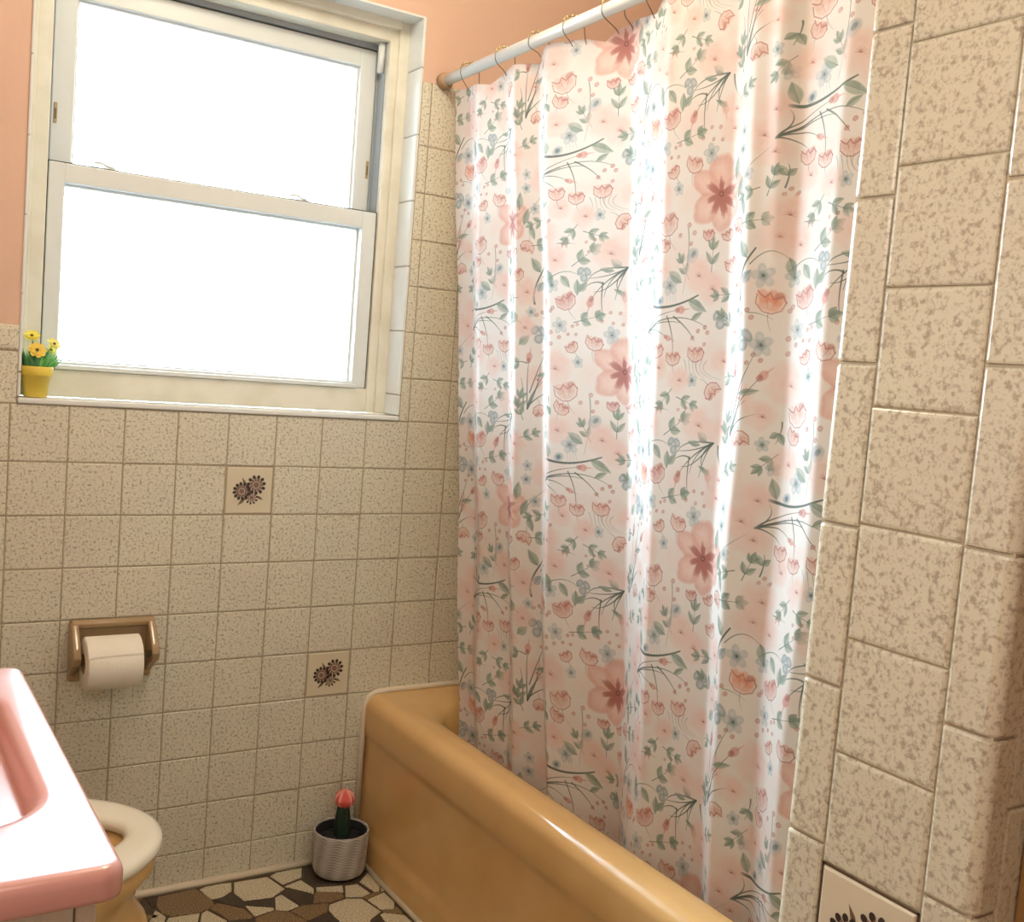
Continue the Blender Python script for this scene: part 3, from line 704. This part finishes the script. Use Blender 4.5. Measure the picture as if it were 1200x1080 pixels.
stroke([(-.168, -.184), (-.112, -.186), (-.046, -.166)], .0026, DARK, .9, .7); leaf(-.158, -.182, 1.85, .036, .010); leaf(-.070, -.174, -.42, .050, .010)
butterfly(.004, -.206, .019)
for pts in ([(-.186, -.231), (-.15, -.208), (-.095, -.192)], [(-.186, -.231), (-.10, -.205), (-.028, -.218)], [(-.186, -.231), (-.15, -.226), (-.117, -.237)], [(-.186, -.231), (-.165, -.210), (-.168, -.19)], [(-.186, -.231), (-.15, -.216), (-.13, -.212)], [(-.115, -.203), (-.10, -.24), (-.098, -.275)]): stroke(pts, .0014, DARK, .75)
bud(-.092, -.192, .1); bud(-.115, -.238, -.3, .02, .006); leaf(-.06, -.208, .5, .03, .006); dots(((-.028, -.219), (-.022, -.228), (-.055, -.238), (-.028, -.248), (-.043, -.226)), .005)
for q in ((-.135, -.262, .017), (-.095, -.274, .016), (-.045, -.264, .018)): poppy(*q)
for k in range(6): stroke([(-.07 + .01 * k, -.275), (-.064 + .008 * k, -.292), (-.07 + .016 * k, -.305)], .0007, GREEN2, .5)
for pts in ([(-.186, -.231), (-.165, -.235), (-.140, -.250)], [(-.10, -.203), (-.07, -.222), (-.05, -.243)], [(-.186, -.231), (-.13, -.214), (-.085, -.213)], [(.007, .196), (-.025, .172), (-.04, .14)], [(.007, .196), (-.008, .17), (-.018, .135)], [(.007, .196), (-.05, .19), (-.075, .165)], [(-.04, .165), (-.06, .168), (-.085, .155)], [(.055, -.395), (.075, -.35), (.085, -.30)], [(.055, -.395), (.065, -.365), (.09, -.335)]): stroke(pts, .0015, DARK, .75)
star(-.12, .246, .012); dots(((-.075, .246), (-.062, .236), (-.058, .25), (-.07, .228)), .004)
sprig(-.105, .200, .6, .045, 2, .008, .02)
for pts in ([(.007, .196), (-.04, .165), (-.07, .128)], [(.007, .196), (-.03, .182), (-.07, .176)], [(.007, .196), (-.015, .165), (.003, .135)], [(.007, .196), (-.03, .16), (-.06, .15)], [(-.042, .168), (-.045, .13), (-.042, .105)], [(.016, .192), (.02, .17), (.03, .155)]): stroke(pts, .0014, DARK, .8)
leaf(-.005, .195, 2.5, .03, .009, GREEN, DARK); leaf(-.02, .19, 3.0, .03, .006); bud(-.066, .136, -1.9); bud(.0, .146, -1.4); leaf(-.02, .155, -.5, .03, .005)
butterfly(-.08, .184, .018); stroke([(-.16, .173), (-.12, .19), (-.085, .178)], .0010, GREEN2, .8); bluef(-.15, .163, .016); leaf(-.13, .182, -.9, .032, .009); leaf(-.095, .174, -1.6, .034, .008); leaf(-.09, .150, .9, .026, .008)
poppy(-.12, .132, .022, .3, ROSE); dots(((-.15, .118), (-.155, .112)))
sprig(-.105, .090, .25, .045, 2, .008, .018); bluef(-.135, .083, .017); bluef(-.025, .068, .018)
dots(((-.027, .111), (-.007, .11), (-.022, .091), (-.002, .089), (-.045, .094)), .0045)
poppy(-.062, .052, .019, -.3); poppy(-.11, .042, .014, .5); dots(((-.155, .069), (-.137, .06), (-.155, .046)))
stroke([(.05, -.005), (.075, .03), (.115, .062)], .0010, GREEN2, .7); leaf(.045, -.012, 1.2, .04, .009); leaf(.06, -.012, -1.2, .034, .008); bluef(.075, .022, .013)
sprig(.062, -.055, .1, .04, 2, .008, .018)
stroke([(.070, -.175), (.072, -.14), (.098, -.095)], .0024, DARK, .9, .6); leaf(.085, -.11, 2.2, .04, .011); stroke([(.09, -.12), (.12, -.10), (.15, -.112)], .0010, DARK, .7); leaf(.15, -.11, -1.3, .036, .010); bluef(.112, -.138, .020); leaf(.076, -.15, .9, .028, .009, BLUE, BLUE2)
poppy(.125, -.178, .024, -.2, (214, 140, 110)); dots(((.088, -.192), (.095, -.203), (.075, -.198))); stroke([(.09, -.196), (.11, -.198), (.13, -.206)], .0008, GREEN2, .7)
butterfly(.08, -.238, .022); leaf(.035, -.262, .7, .034, .010); bluef(.112, -.246, .020)
for pts in ([(.055, -.395), (.055, -.33), (.06, -.285)], [(.055, -.395), (.08, -.34), (.115, -.295)], [(.06, -.36), (.08, -.31), (.10, -.265)], [(.045, -.40), (.045, -.36), (.04, -.33)], [(.06, -.385), (.085, -.365), (.11, -.355)]): stroke(pts, .0014, DARK, .75)
bud(.058, -.293, 1.4); bud(.112, -.298, .7); leaf(.075, -.325, .2, .04, .006); dots(((.10, -.262), (.112, -.27), (.09, -.275)), .005)
sprig(.03, -.405, 1.3, .03, 2)
# small fillers wherever the cloth is still bare
R3 = random.Random(11)
for _ in range(900):
    x, y = R3.uniform(0, .31), R3.uniform(0, .607); I = (np.arange(-34, 35) + int(x / TW * IW)) % IW; J = (np.arange(-34, 35) + int(y / TH * IH)) % IH
    if np.abs(IMG[np.ix_(J, I)] - np.array((.885, .866, .846))).max(-1).mean() > .016: continue
    k = R3.random(); a = R3.uniform(0, 2 * PI)
    if k < .20: sprig(x, y, a, .030, 2, .0055, .017)
    elif k < .28: dots([(x + R3.uniform(-.012, .012), y + R3.uniform(-.012, .012)) for _k in range(4)], .0045)
    elif k < .62: wash(x, y, R3.uniform(.026, .040))
    elif k < .72: poppy(x, y, .017, a)
    elif k < .84: stroke([(x - .018 * math.cos(a), y - .018 * math.sin(a)), (x + .003, y + .003), (x + .018 * math.cos(a), y + .018 * math.sin(a))], .0013, DARK, .75); leaf(x, y, a + .7, .022, .007); leaf(x, y, a - .8, .018, .006)
    else: bluef(x, y, .012)
im = bpy.data.images.new('floral_print', IW, IH); im.colorspace_settings.name = 'sRGB'
buf = np.ones((IH, IW, 4), dtype=np.float32); buf[..., :3] = np.clip(IMG, 0, 1)
im.pixels.foreach_set(buf.ravel()); im.update(); im.pack()
m = bpy.data.materials.new('floral_curtain_fabric'); m.use_nodes = True; nt = m.node_tree
b = nt.nodes['Principled BSDF']; tx = nt.nodes.new('ShaderNodeTexImage'); tx.image = im; tx.extension = 'REPEAT'
nt.links.new(tx.outputs[0], b.inputs['Base Color']); b.inputs['Roughness'].default_value = .65; b.inputs['Specular IOR Level'].default_value = .25
tl = nt.nodes.new('ShaderNodeBsdfTranslucent'); nt.links.new(tx.outputs[0], tl.inputs[0])
mx = nt.nodes.new('ShaderNodeMixShader'); mx.inputs[0].default_value = .28
nt.links.new(b.outputs[0], mx.inputs[1]); nt.links.new(tl.outputs[0], mx.inputs[2]); nt.links.new(mx.outputs[0], nt.nodes['Material Output'].inputs[0])
tc = nt.nodes.new('ShaderNodeTexCoord'); wv = noise(nt, tc.outputs['Object'], 9, 3); bump(nt, b, wv, .006, .25)
M['fabric'] = m

me.materials.append(M['fabric'])
def fabric_at(yw):
    """x and top height of the curtain where its top edge passes y = -yw"""
    i = int(np.argmin(abs(y_top - yw))); return float(verts[-1, i, 0]), float(ztop[i])
HOOK = [('wire curtain hook nearest the back wall', .118), ('second wire curtain hook from the back wall', .268), ('third wire curtain hook from the back wall', .398),
        ('fourth wire curtain hook from the back wall', .520), ('fifth wire curtain hook from the back wall', .645), ('sixth wire curtain hook from the back wall, cut by the top of the photo', .768)]
for lab, yh in HOOK:
    hk = tag(empty('curtain_hook', (.466, -yh, rz_(yh))), lab, 'curtain hook', 'wire curtain hooks on the shower rod')
    hx, hz = fabric_at(yh); zr = rz_(yh)
    A_ = [(hx - .006, -yh, hz - .014), (hx - .012, -yh, hz - .006), (.4490, -yh + .004, zr - .016), (.4480, -yh + .006, zr + .002), (.4530, -yh + .005, zr + .0125),
          (.4610, -yh + .001, zr + .0165), (.4710, -yh - .006, zr + .0160), (.4800, -yh - .014, zr + .009), (.4835, -yh - .020, zr - .006), (.4800, -yh - .026, zr - .018), (hx + .001, -yh - .030, hz - .004), (hx + .004, -yh - .031, hz - .014)]
    B_ = A_
    for _k in range(2):
        B_ = [B_[0]] + [tuple(p_[c_] * w0 + q_[c_] * (1 - w0) for c_ in range(3)) for p_, q_ in zip(B_[:-1], B_[1:]) for w0 in (.75, .25)] + [B_[-1]]
    mb = MB(); mb.tube(B_, .0011, 6); mb.build('wire', M['wire'], hk)
    for k in range(5):
        a = Vector(A_[3]).lerp(Vector(A_[4]), .6) if k == 0 else Vector(A_[3 + k])
        if k == 4: a = Vector(A_[6]).lerp(Vector(A_[7]), .7)
        elif k == 3: a = Vector(A_[6])
        elif k == 2: a = Vector(A_[5]).lerp(Vector(A_[6]), .4)
        elif k == 1: a = Vector(A_[4]).lerp(Vector(A_[5]), .4)
        mb = MB(); mb.ball(a + Vector((0, 0, .0012)), .0029, 0, 10); mb.build('roller_bead', M['bead'], hk)

# ------------------------------------------------------------------ paper holder and roll
ph = tag(empty('toilet_paper_holder', (-.2265, 0, .56)), 'tan glazed ceramic toilet paper holder set in the back wall', 'paper holder')
mb = MB(); mb.box((-.311, -.011, .500), (-.142, .002, .629), 0, .004)
mb.build('back_plate', M['tan_ceramic'], ph)
def prism(mb, prof, x0, x1, r=.003):
    bm = bmesh.new(); a = [bm.verts.new((x0, y, z)) for y, z in prof]; b = [bm.verts.new((x1, y, z)) for y, z in prof]
    n = len(prof); bm.faces.new(a); bm.faces.new(b[::-1])
    for i in range(n): bm.faces.new((a[i], b[i], b[(i + 1) % n], a[(i + 1) % n]))
    bmesh.ops.recalc_face_normals(bm, faces=bm.faces)
    bmesh.ops.bevel(bm, geom=list(bm.edges), offset=r, segments=3, profile=.5, affect='EDGES'); mb.bm(bm, 0, True)
mb = MB(); prism(mb, [(-.005, .612), (-.005, .630), (-.020, .632), (-.029, .626), (-.026, .616), (-.014, .611)], -.310, -.143, .0025); mb.build('top_ledge', M['tan_ceramic'], ph)
for x0, x1 in ((-.312, -.2965), (-.1575, -.142)):
    mb = MB(); prism(mb, [(-.004, .628), (-.026, .627), (-.066, .582), (-.076, .566), (-.070, .549), (-.050, .540), (-.004, .508)], x0, x1); mb.build('arm', M['tan_ceramic'], ph)
mb = MB(); mb.tube([(-.2985, -.0625, .5635), (-.1565, -.0625, .5635)], .0075, 16); mb.build('roller', M['chrome'], ph)
RC = (-.236, -.0625, .5515); RR = .054
tr = tag(empty('toilet_paper_roll', RC), 'white toilet paper roll on the tan ceramic holder', 'toilet paper')
mb = MB()
def xring(x, r, n=56): return [(x, RC[1] + r * math.cos(2 * PI * k / n), RC[2] + r * math.sin(2 * PI * k / n)) for k in range(n)]
x0, x1 = RC[0] - .0555, RC[0] + .0535
mb.loops([xring(x0, .021), xring(x0, RR - .004), xring(x0 + .0012, RR - .0015), xring(x0 + .004, RR), xring(x1 - .004, RR), xring(x1 - .0012, RR - .0015), xring(x1, RR - .004), xring(x1, .021)])
mb.build('roll', M['paper'], tr)
mb = MB(); mb.loops([xring(x0 + .0005, .0215), xring(x0 + .0005, .0195), xring(x1 - .0005, .0195), xring(x1 - .0005, .0215)]); mb.build('core', M['card'], tr)
mb = MB(); arc = [PI * (.25 + .62 * k / 20) for k in range(21)]
rr_ = []
for x, jag in ((x0 + .001, 0), (x0 + .02, .006), (x0 + .045, .010), (x0 + .075, .011), (x1 - .001, .012)):
    col = []
    for k, a in enumerate(arc):
        a2 = a - (jag if k > 17 else 0) * 6
        col.append((x, RC[1] + (RR + .0009) * math.cos(a2), RC[2] + (RR + .0009) * math.sin(a2)))
    col.append((x, RC[1] + (RR - .0005) * math.cos(a2 + .01), RC[2] + (RR - .0005) * math.sin(a2 + .01)))
    rr_.append(col)
mb.loops(rr_, 0, True, False, False, closed=False); mb.build('loose_sheet', M['paper'], tr)

# ------------------------------------------------------------------ toilet
to = tag(empty('toilet', (-.52, -.55, 0)), 'gold toilet with an ivory seat half hidden behind the pink sink', 'toilet')
def egg(cx, cy, af, ab, b, z, n=64):
    out = []
    for k in range(n):
        t = 2 * PI * k / n; c, s_ = math.cos(t), math.sin(t)
        out.append((cx + (af if c > 0 else ab) * c, cy + b * s_, z))
    return out
cx, cy = -.50, -.550
mb = MB()
mb.loops([egg(cx, cy, .250, .24, .135, 0), egg(cx, cy, .250, .24, .135, .012), egg(cx, cy, .244, .23, .132, .12), egg(cx, cy, .240, .22, .132, .225), egg(cx, cy, .228, .22, .130, .265), egg(cx, cy, .207, .22, .136, .298), egg(cx, cy, .212, .22, .152, .330), egg(cx, cy, .238, .23, .178, .365), egg(cx, cy, .238, .23, .178, .383), egg(cx, cy, .230, .222, .170, .388),
          egg(cx, cy, .185, .18, .125, .388), egg(cx, cy, .172, .17, .115, .375), egg(cx, cy, .15, .15, .10, .28), egg(cx, cy, .07, .07, .05, .20)], 0, True, True, True)
mb.build('bowl', M['gold'], to)
mb = MB()
def ringz(d, z): return egg(cx, cy, .248 - d, .225 - d, .190 - d, z)
def hole(d, z): return egg(cx + .003, cy, .186 + d, .165 + d, .100 + d, z)
mb.loops([hole(.004, .392), hole(-.002, .399), hole(-.001, .407), hole(.007, .4135), hole(.016, .4155), ringz(.024, .4175), ringz(.012, .416), ringz(.003, .411), ringz(0, .402), ringz(.003, .394), ringz(.010, .390), hole(.004, .392)])
mb.build('seat', M['seat'], to)
mb = MB(); mb.box((-1.03, -.78, .36), (-.86, -.32, .74), 0, .02); mb.build('tank', M['gold'], to)
mb = MB(); mb.box((-1.04, -.79, .738), (-.85, -.31, .775), 0, .012); mb.build('tank_lid', M['gold'], to)
mb = MB(); mb.box((-.95, -.68, .30), (-.70, -.42, .385), 0, .03); mb.build('bowl_shelf', M['gold'], to)
mb = MB()
lid = [(0, a * .19, .02 + .22 + b * .22) for a, b in [(math.sin(t), -math.cos(t)) for t in [2 * PI * k / 40 for k in range(40)]]]
mb.loops([[(-.80 - .03 * q[2] , cy + q[1], .40 + q[2] * .85) for q in lid], [(-.78 - .03 * q[2], cy + q[1], .40 + q[2] * .85) for q in lid]], 0, True, True, True)
mb.build('seat_lid', M['seat'], to)

# ------------------------------------------------------------------ vanity
va = tag(empty('sink_vanity', (-.80, -1.17, 0)), 'pink sink with integral basin on a white vanity cabinet', 'sink vanity')
VX0, VX1, VY0, VY1, VZ = LX + .002, -.526, -1.462, -.880, .800
mb = MB(); rings = []
def vr(i, z, r=.02): rings.append(rrect(VX0 + i * .3, VX1 - i, VY0 + i, VY1 - i, max(r - i, .004), z, 8))
vr(.020, VZ - .028); vr(.003, VZ - .028); vr(.0008, VZ - .0265); vr(0, VZ - .023); vr(0, VZ - .010); vr(.0008, VZ - .0062); vr(.0028, VZ - .003); vr(.006, VZ - .0008); vr(.011, VZ)
BX0, BX1, BY0, BY1 = -.965, -.567, -1.352, -.968
for d, z, r in ((-.010, 0, .075), (-.004, -.0006, .07), (0, -.003, .066), (.003, -.008, .064), (.0055, -.018, .063), (.010, -.07, .06), (.015, -.12, .06), (.028, -.158, .06), (.06, -.178, .06), (.11, -.183, .05)):
    rings.append(rrect(BX0 + d, BX1 - d, BY0 + d, BY1 - d, r, VZ + z, 8))
mb.loops(rings, 0, True, True, True)
mb.build('sink_top', M['pink'], va); va.children[-1]['label'] = 'glossy pink sink top'
mb = MB(); zt = VZ - .0282
for a, b in (((LX + .004, -1.441, 0), (-.5615, -1.423, zt)), ((LX + .004, -.918, 0), (-.5615, -.90, zt)), ((-.5615 - .018, -1.4235, 0), (-.5615, -.9175, zt)), ((LX + .004, -1.4235, .08), (-.579, -.9175, .098)), ((LX + .004, -1.4235, .09), (LX + .012, -.9175, zt))): mb.box(a, b, 0, .002)
mb.build('cabinet_body', M['cabinet'], va)
for a, b in ((-1.441, -1.1715), (-1.1695, -.90)):
    mb = MB(); mb.box((-.5605, a, .09), (-.5445, b, VZ - .036), 0, .003); d_ = mb.build('door', M['cabinet'], va)
    mb = MB(); yk = b - .04 if a < -1.3 else a + .04; mb.ball((-.535, yk, .55), .011); mb.tube([(-.546, yk, .55), (-.537, yk, .55)], .005, 10); mb.build('knob', M['chrome'], d_)

# ------------------------------------------------------------------ cactus in a swirl pot
cp = tag(empty('potted_cactus', (.303, -.071, 0)), 'small pink-topped cactus in a grey swirl-patterned pot on the floor', 'potted cactus')
px, py = .303, -.071
mb = MB()
prof = [(.0, .004), (.052, .004), (.058, .007), (.0615, .015), (.0632, .03), (.0645, .06), (.0655, .095), (.0655, .106), (.0645, .1085), (.062, .1085), (.0605, .106), (.060, .085)]
mb.lathe(prof, px, py, 0, 64); pot = mb.build('pot', M['potgrey'], cp)
u_ = pot.data.uv_layers.new(name='wrap'); vcos = [v_.co for v_ in pot.data.vertices]
for poly in pot.data.polygons:
    us_ = []
    for l_ in poly.loop_indices:
        c_ = vcos[pot.data.loops[l_].vertex_index]; us_.append((math.atan2(c_.y - py, c_.x - px) / (2 * PI)) % 1)
    if max(us_) - min(us_) > .5: us_ = [q + 1 if q < .5 else q for q in us_]
    for l_, q in zip(poly.loop_indices, us_): u_.data[l_].uv = (q, vcos[pot.data.loops[l_].vertex_index].z)
mb = MB(); mb.lathe([(0, .0005), (.050, .0005), (.052, .003), (0, .005)], px, py, 0, 40); mb.build('foot', M['brown_saucer'], cp)
mb = MB(); mb.lathe([(.0604, .082), (.045, .087), (.02, .090), (0, .091)], px, py, 0, 40)
for k in range(60):
    a = random.uniform(0, 2 * PI); r = .055 * math.sqrt(random.random()); mb.ball((px + r * math.cos(a), py + r * math.sin(a), .088), random.uniform(.002, .004), 0, 6)
mb.build('soil', M['soil'], cp)
mb = MB(); mb.lathe([(.0602, .080), (.0602, .1045), (.0590, .1055), (.0578, .1045), (.0572, .084)], px, py, 0, 48); mb.build('inner_pot', M['soil'], cp)
mb = MB(); n = 30; rings = []
for t in range(13):
    z = .080 + .082 * t / 12; r0 = .0175 * (1 - .30 * (t / 12) ** 2)
    rings.append([(px + .002 + (r0 * (1 + .22 * math.cos(2 * PI * 5 * k / n))) * math.cos(2 * PI * k / n), py + (r0 * (1 + .22 * math.cos(2 * PI * 5 * k / n))) * math.sin(2 * PI * k / n), z) for k in range(n)])
mb.loops(rings, 0, True, False, True)
mb.build('cactus_stem', M['cactus'], cp)
mb = MB(); n = 48; rings = []
for t in range(15):
    ph_ = PI * (t + .15) / 14.3; rings.append([(px + .003 + .0195 * math.sin(ph_) * (1 + .17 * abs(math.cos(2 * PI * 5 * k / n))) * math.cos(2 * PI * k / n), py + .0195 * math.sin(ph_) * (1 + .17 * abs(math.cos(2 * PI * 5 * k / n))) * math.sin(2 * PI * k / n), .1775 - .0195 * math.cos(ph_)) for k in range(n)])
mb.loops(rings, 0, True, True, True)
for k in range(9):
    a = 2 * PI * k / 9 + .2; mb.tube([(px + .003 + .0205 * math.sin(PI * t) * math.cos(a), py + .0205 * math.sin(PI * t) * math.sin(a), .1785 - .0215 * math.cos(PI * t)) for t in (.2, .4, .55, .7, .85, .95)], [.002, .0032, .0036, .0036, .003, .0015], 8, 1 if k % 3 else 0)
mb.build('cactus_crown', [M['cactus_pink'], M['cactus_tip']], cp); cp.children[-1]['label'] = 'round coral pink crown'

# ------------------------------------------------------------------ yellow pot of flowers on the sill
fp = tag(empty('potted_flowers', (-.391, .030, WZ0)), 'small yellow pot of artificial yellow flowers on the window sill', 'potted flowers')
qx, qy = -.3895, .0285
mb = MB(); mb.lathe([(0, .001), (.0205, .001), (.0222, .003), (.0272, .043), (.0300, .044), (.0312, .046), (.0318, .061), (.0308, .063), (.0288, .063), (.0280, .060), (.0265, .050), (0, .050)], qx, qy, WZ0, 40); mb.build('pot', M['yellow'], fp)
mb = MB(); R2 = random.Random(5)
for k in range(240):
    a = R2.uniform(0, 2 * PI); r = .023 * math.sqrt(R2.random()); L = R2.uniform(.022, .054)
    bx, by, bz = qx + r * math.cos(a), qy + r * math.sin(a), WZ0 + .051
    out = Vector((math.cos(a) * R2.uniform(.1, 1.1), math.sin(a) * .25, 1)).normalized()
    tip = Vector((bx, by, bz)) + out * L; tip.x = max(tip.x, -.4185); tip.y = min(max(tip.y, -.004), .064)
    side = Vector((-math.sin(a), math.cos(a), 0)) * R2.uniform(.0014, .0026); mid = Vector((bx, by, bz)).lerp(tip, .55) + Vector((0, 0, .003))
    b0 = Vector((bx, by, bz)); mi = 1 if R2.random() < (.8 if bx > qx + .002 else .35) else 0
    th = Vector((math.cos(a), math.sin(a), 0)) * .0006
    mb.add([b0 - side * .6, b0 + side * .6, mid + side + th, tip, mid - side + th], [(0, 1, 2, 3, 4)], mi)
mb.build('foliage', [M['grass'], M['grass2']], fp, fix=False)
def bloom(c, axis, R, n, mat, name='flower', eye=True):
    c = Vector(c); ax = Vector(axis).normalized(); e1 = ax.orthogonal().normalized(); e2 = ax.cross(e1)
    mb = MB()
    for layer, (rr, lift, off) in enumerate(((R, .0005, 0), (R * .72, .0022, .3))):
        for k in range(n):
            t = 2 * PI * k / n + off; d = e1 * math.cos(t) + e2 * math.sin(t); s_ = ax.cross(d)
            w = rr * .38
            p0 = c + ax * lift; p1 = c + d * rr * .55 + s_ * w + ax * (lift + .0015); p2 = c + d * rr + s_ * w * .5 + ax * (lift + .003); p3 = c + d * rr * 1.02 + ax * (lift + .0022); p4 = c + d * rr - s_ * w * .5 + ax * (lift + .003); p5 = c + d * rr * .55 - s_ * w + ax * (lift + .0015)
            m_ = c + d * rr * .6 + ax * lift
            mb.add([p0, p1, p2, p3, p4, p5, m_], [(0, 1, 6), (1, 2, 6), (2, 3, 6), (3, 4, 6), (4, 5, 6), (5, 0, 6)], 0, True)
    mb.ball(c + ax * .003, R * .2, 1, 8)
    base_ = Vector((qx, qy, WZ0 + .052)); mb.tube([base_, base_.lerp(c, .5) + Vector((0, 0, .004)), c - ax * .001], .0011, 6, 2)
    mb.build(name, [mat, M['flower_eye'], M['grass']], fp, fix=False)
bloom((-.4010, .020, WZ0 + .1215), (-.1, -.6, .7), .0155, 7, M['petal'])
bloom((-.3930, .004, WZ0 + .0945), (.1, -.85, .5), .0172, 8, M['petal_orange'])
bloom((-.3600, .022, WZ0 + .1085), (.35, -.6, .6), .0150, 6, M['petal_pale'])
bloom((-.3640, .030, WZ0 + .0960), (.5, -.6, .4), .0115, 5, M['petal_pale'])

# ------------------------------------------------------------------ light and camera
w = bpy.data.worlds.new('overcast_sky'); bpy.context.scene.world = w; w.use_nodes = True
bg = w.node_tree.nodes['Background']; bg.inputs[1].default_value = 46.0
wt = w.node_tree; tcw = wt.nodes.new('ShaderNodeTexCoord'); spw = wt.nodes.new('ShaderNodeSeparateXYZ'); wt.links.new(tcw.outputs['Generated'], spw.inputs[0])
# bright overcast sky above a much dimmer ground
wt.links.new(ramp(wt, math_n(wt, 'MULTIPLY_ADD', spw.outputs[2], .5), [(.455, (.05, .062, .068)), (.492, (.45, .58, .64)), (.525, (.74, .91, 1.0))]), bg.inputs[0])
def lamp(name, kind, loc, energy, col, size=.1, rot=None, **k):
    d = bpy.data.lights.new(name, kind); d.energy = energy; d.color = col
    if kind == 'AREA': d.size = size
    else: d.shadow_soft_size = size
    for a, b in k.items(): setattr(d, a, b)
    o = bpy.data.objects.new(name, d); C.objects.link(o); o.location = loc
    if rot: o.rotation_euler = rot
    return o
po = lamp('window_sky_portal', 'AREA', (-.0075, .20, 1.549), 1, (1, 1, 1), .84, (-PI / 2, 0, 0), shape='RECTANGLE', size_y=.93)
po.data.cycles.is_portal = True
lamp('ceiling_lamp', 'POINT', (.05, -.78, 2.32), 18, (1.0, .90, .71), .10)
lamp('fill_lamp', 'POINT', (-.66, -1.84, 1.58), 8.5, (1.0, .96, .84), .12)  # added fill light for the partition tiles, not a real fixture
cam = bpy.data.cameras.new('camera'); co = bpy.data.objects.new('camera', cam); C.objects.link(co)
cam.sensor_fit = 'HORIZONTAL'; cam.sensor_width = 36; cam.lens = 1246.549 / 1200 * 36; cam.clip_start = .02
R = Matrix(((.8421657315, -.5332245954, .0801773751), (.0220422437, -.1145240033, -.9931758920), (.5387680578, .8381860077, -.0846947245)))
m4 = Matrix((R[0], -R[1], -R[2])).transposed().to_4x4(); m4.translation = (-.73194, -2.29521, .80622 + TZ)
co.matrix_world = m4
sc = bpy.context.scene; sc.camera = co
vs_ = sc.view_settings
sc.display_settings.display_device = 'sRGB'
vs_.view_transform = 'Standard'; vs_.look = 'None'; vs_.gamma = 1; vs_.use_curve_mapping = False; vs_.exposure = 0.22
sc.cycles.max_bounces = 10; sc.cycles.diffuse_bounces = 5; sc.cycles.transparent_max_bounces = 12
sc.cycles.sample_clamp_indirect = 8
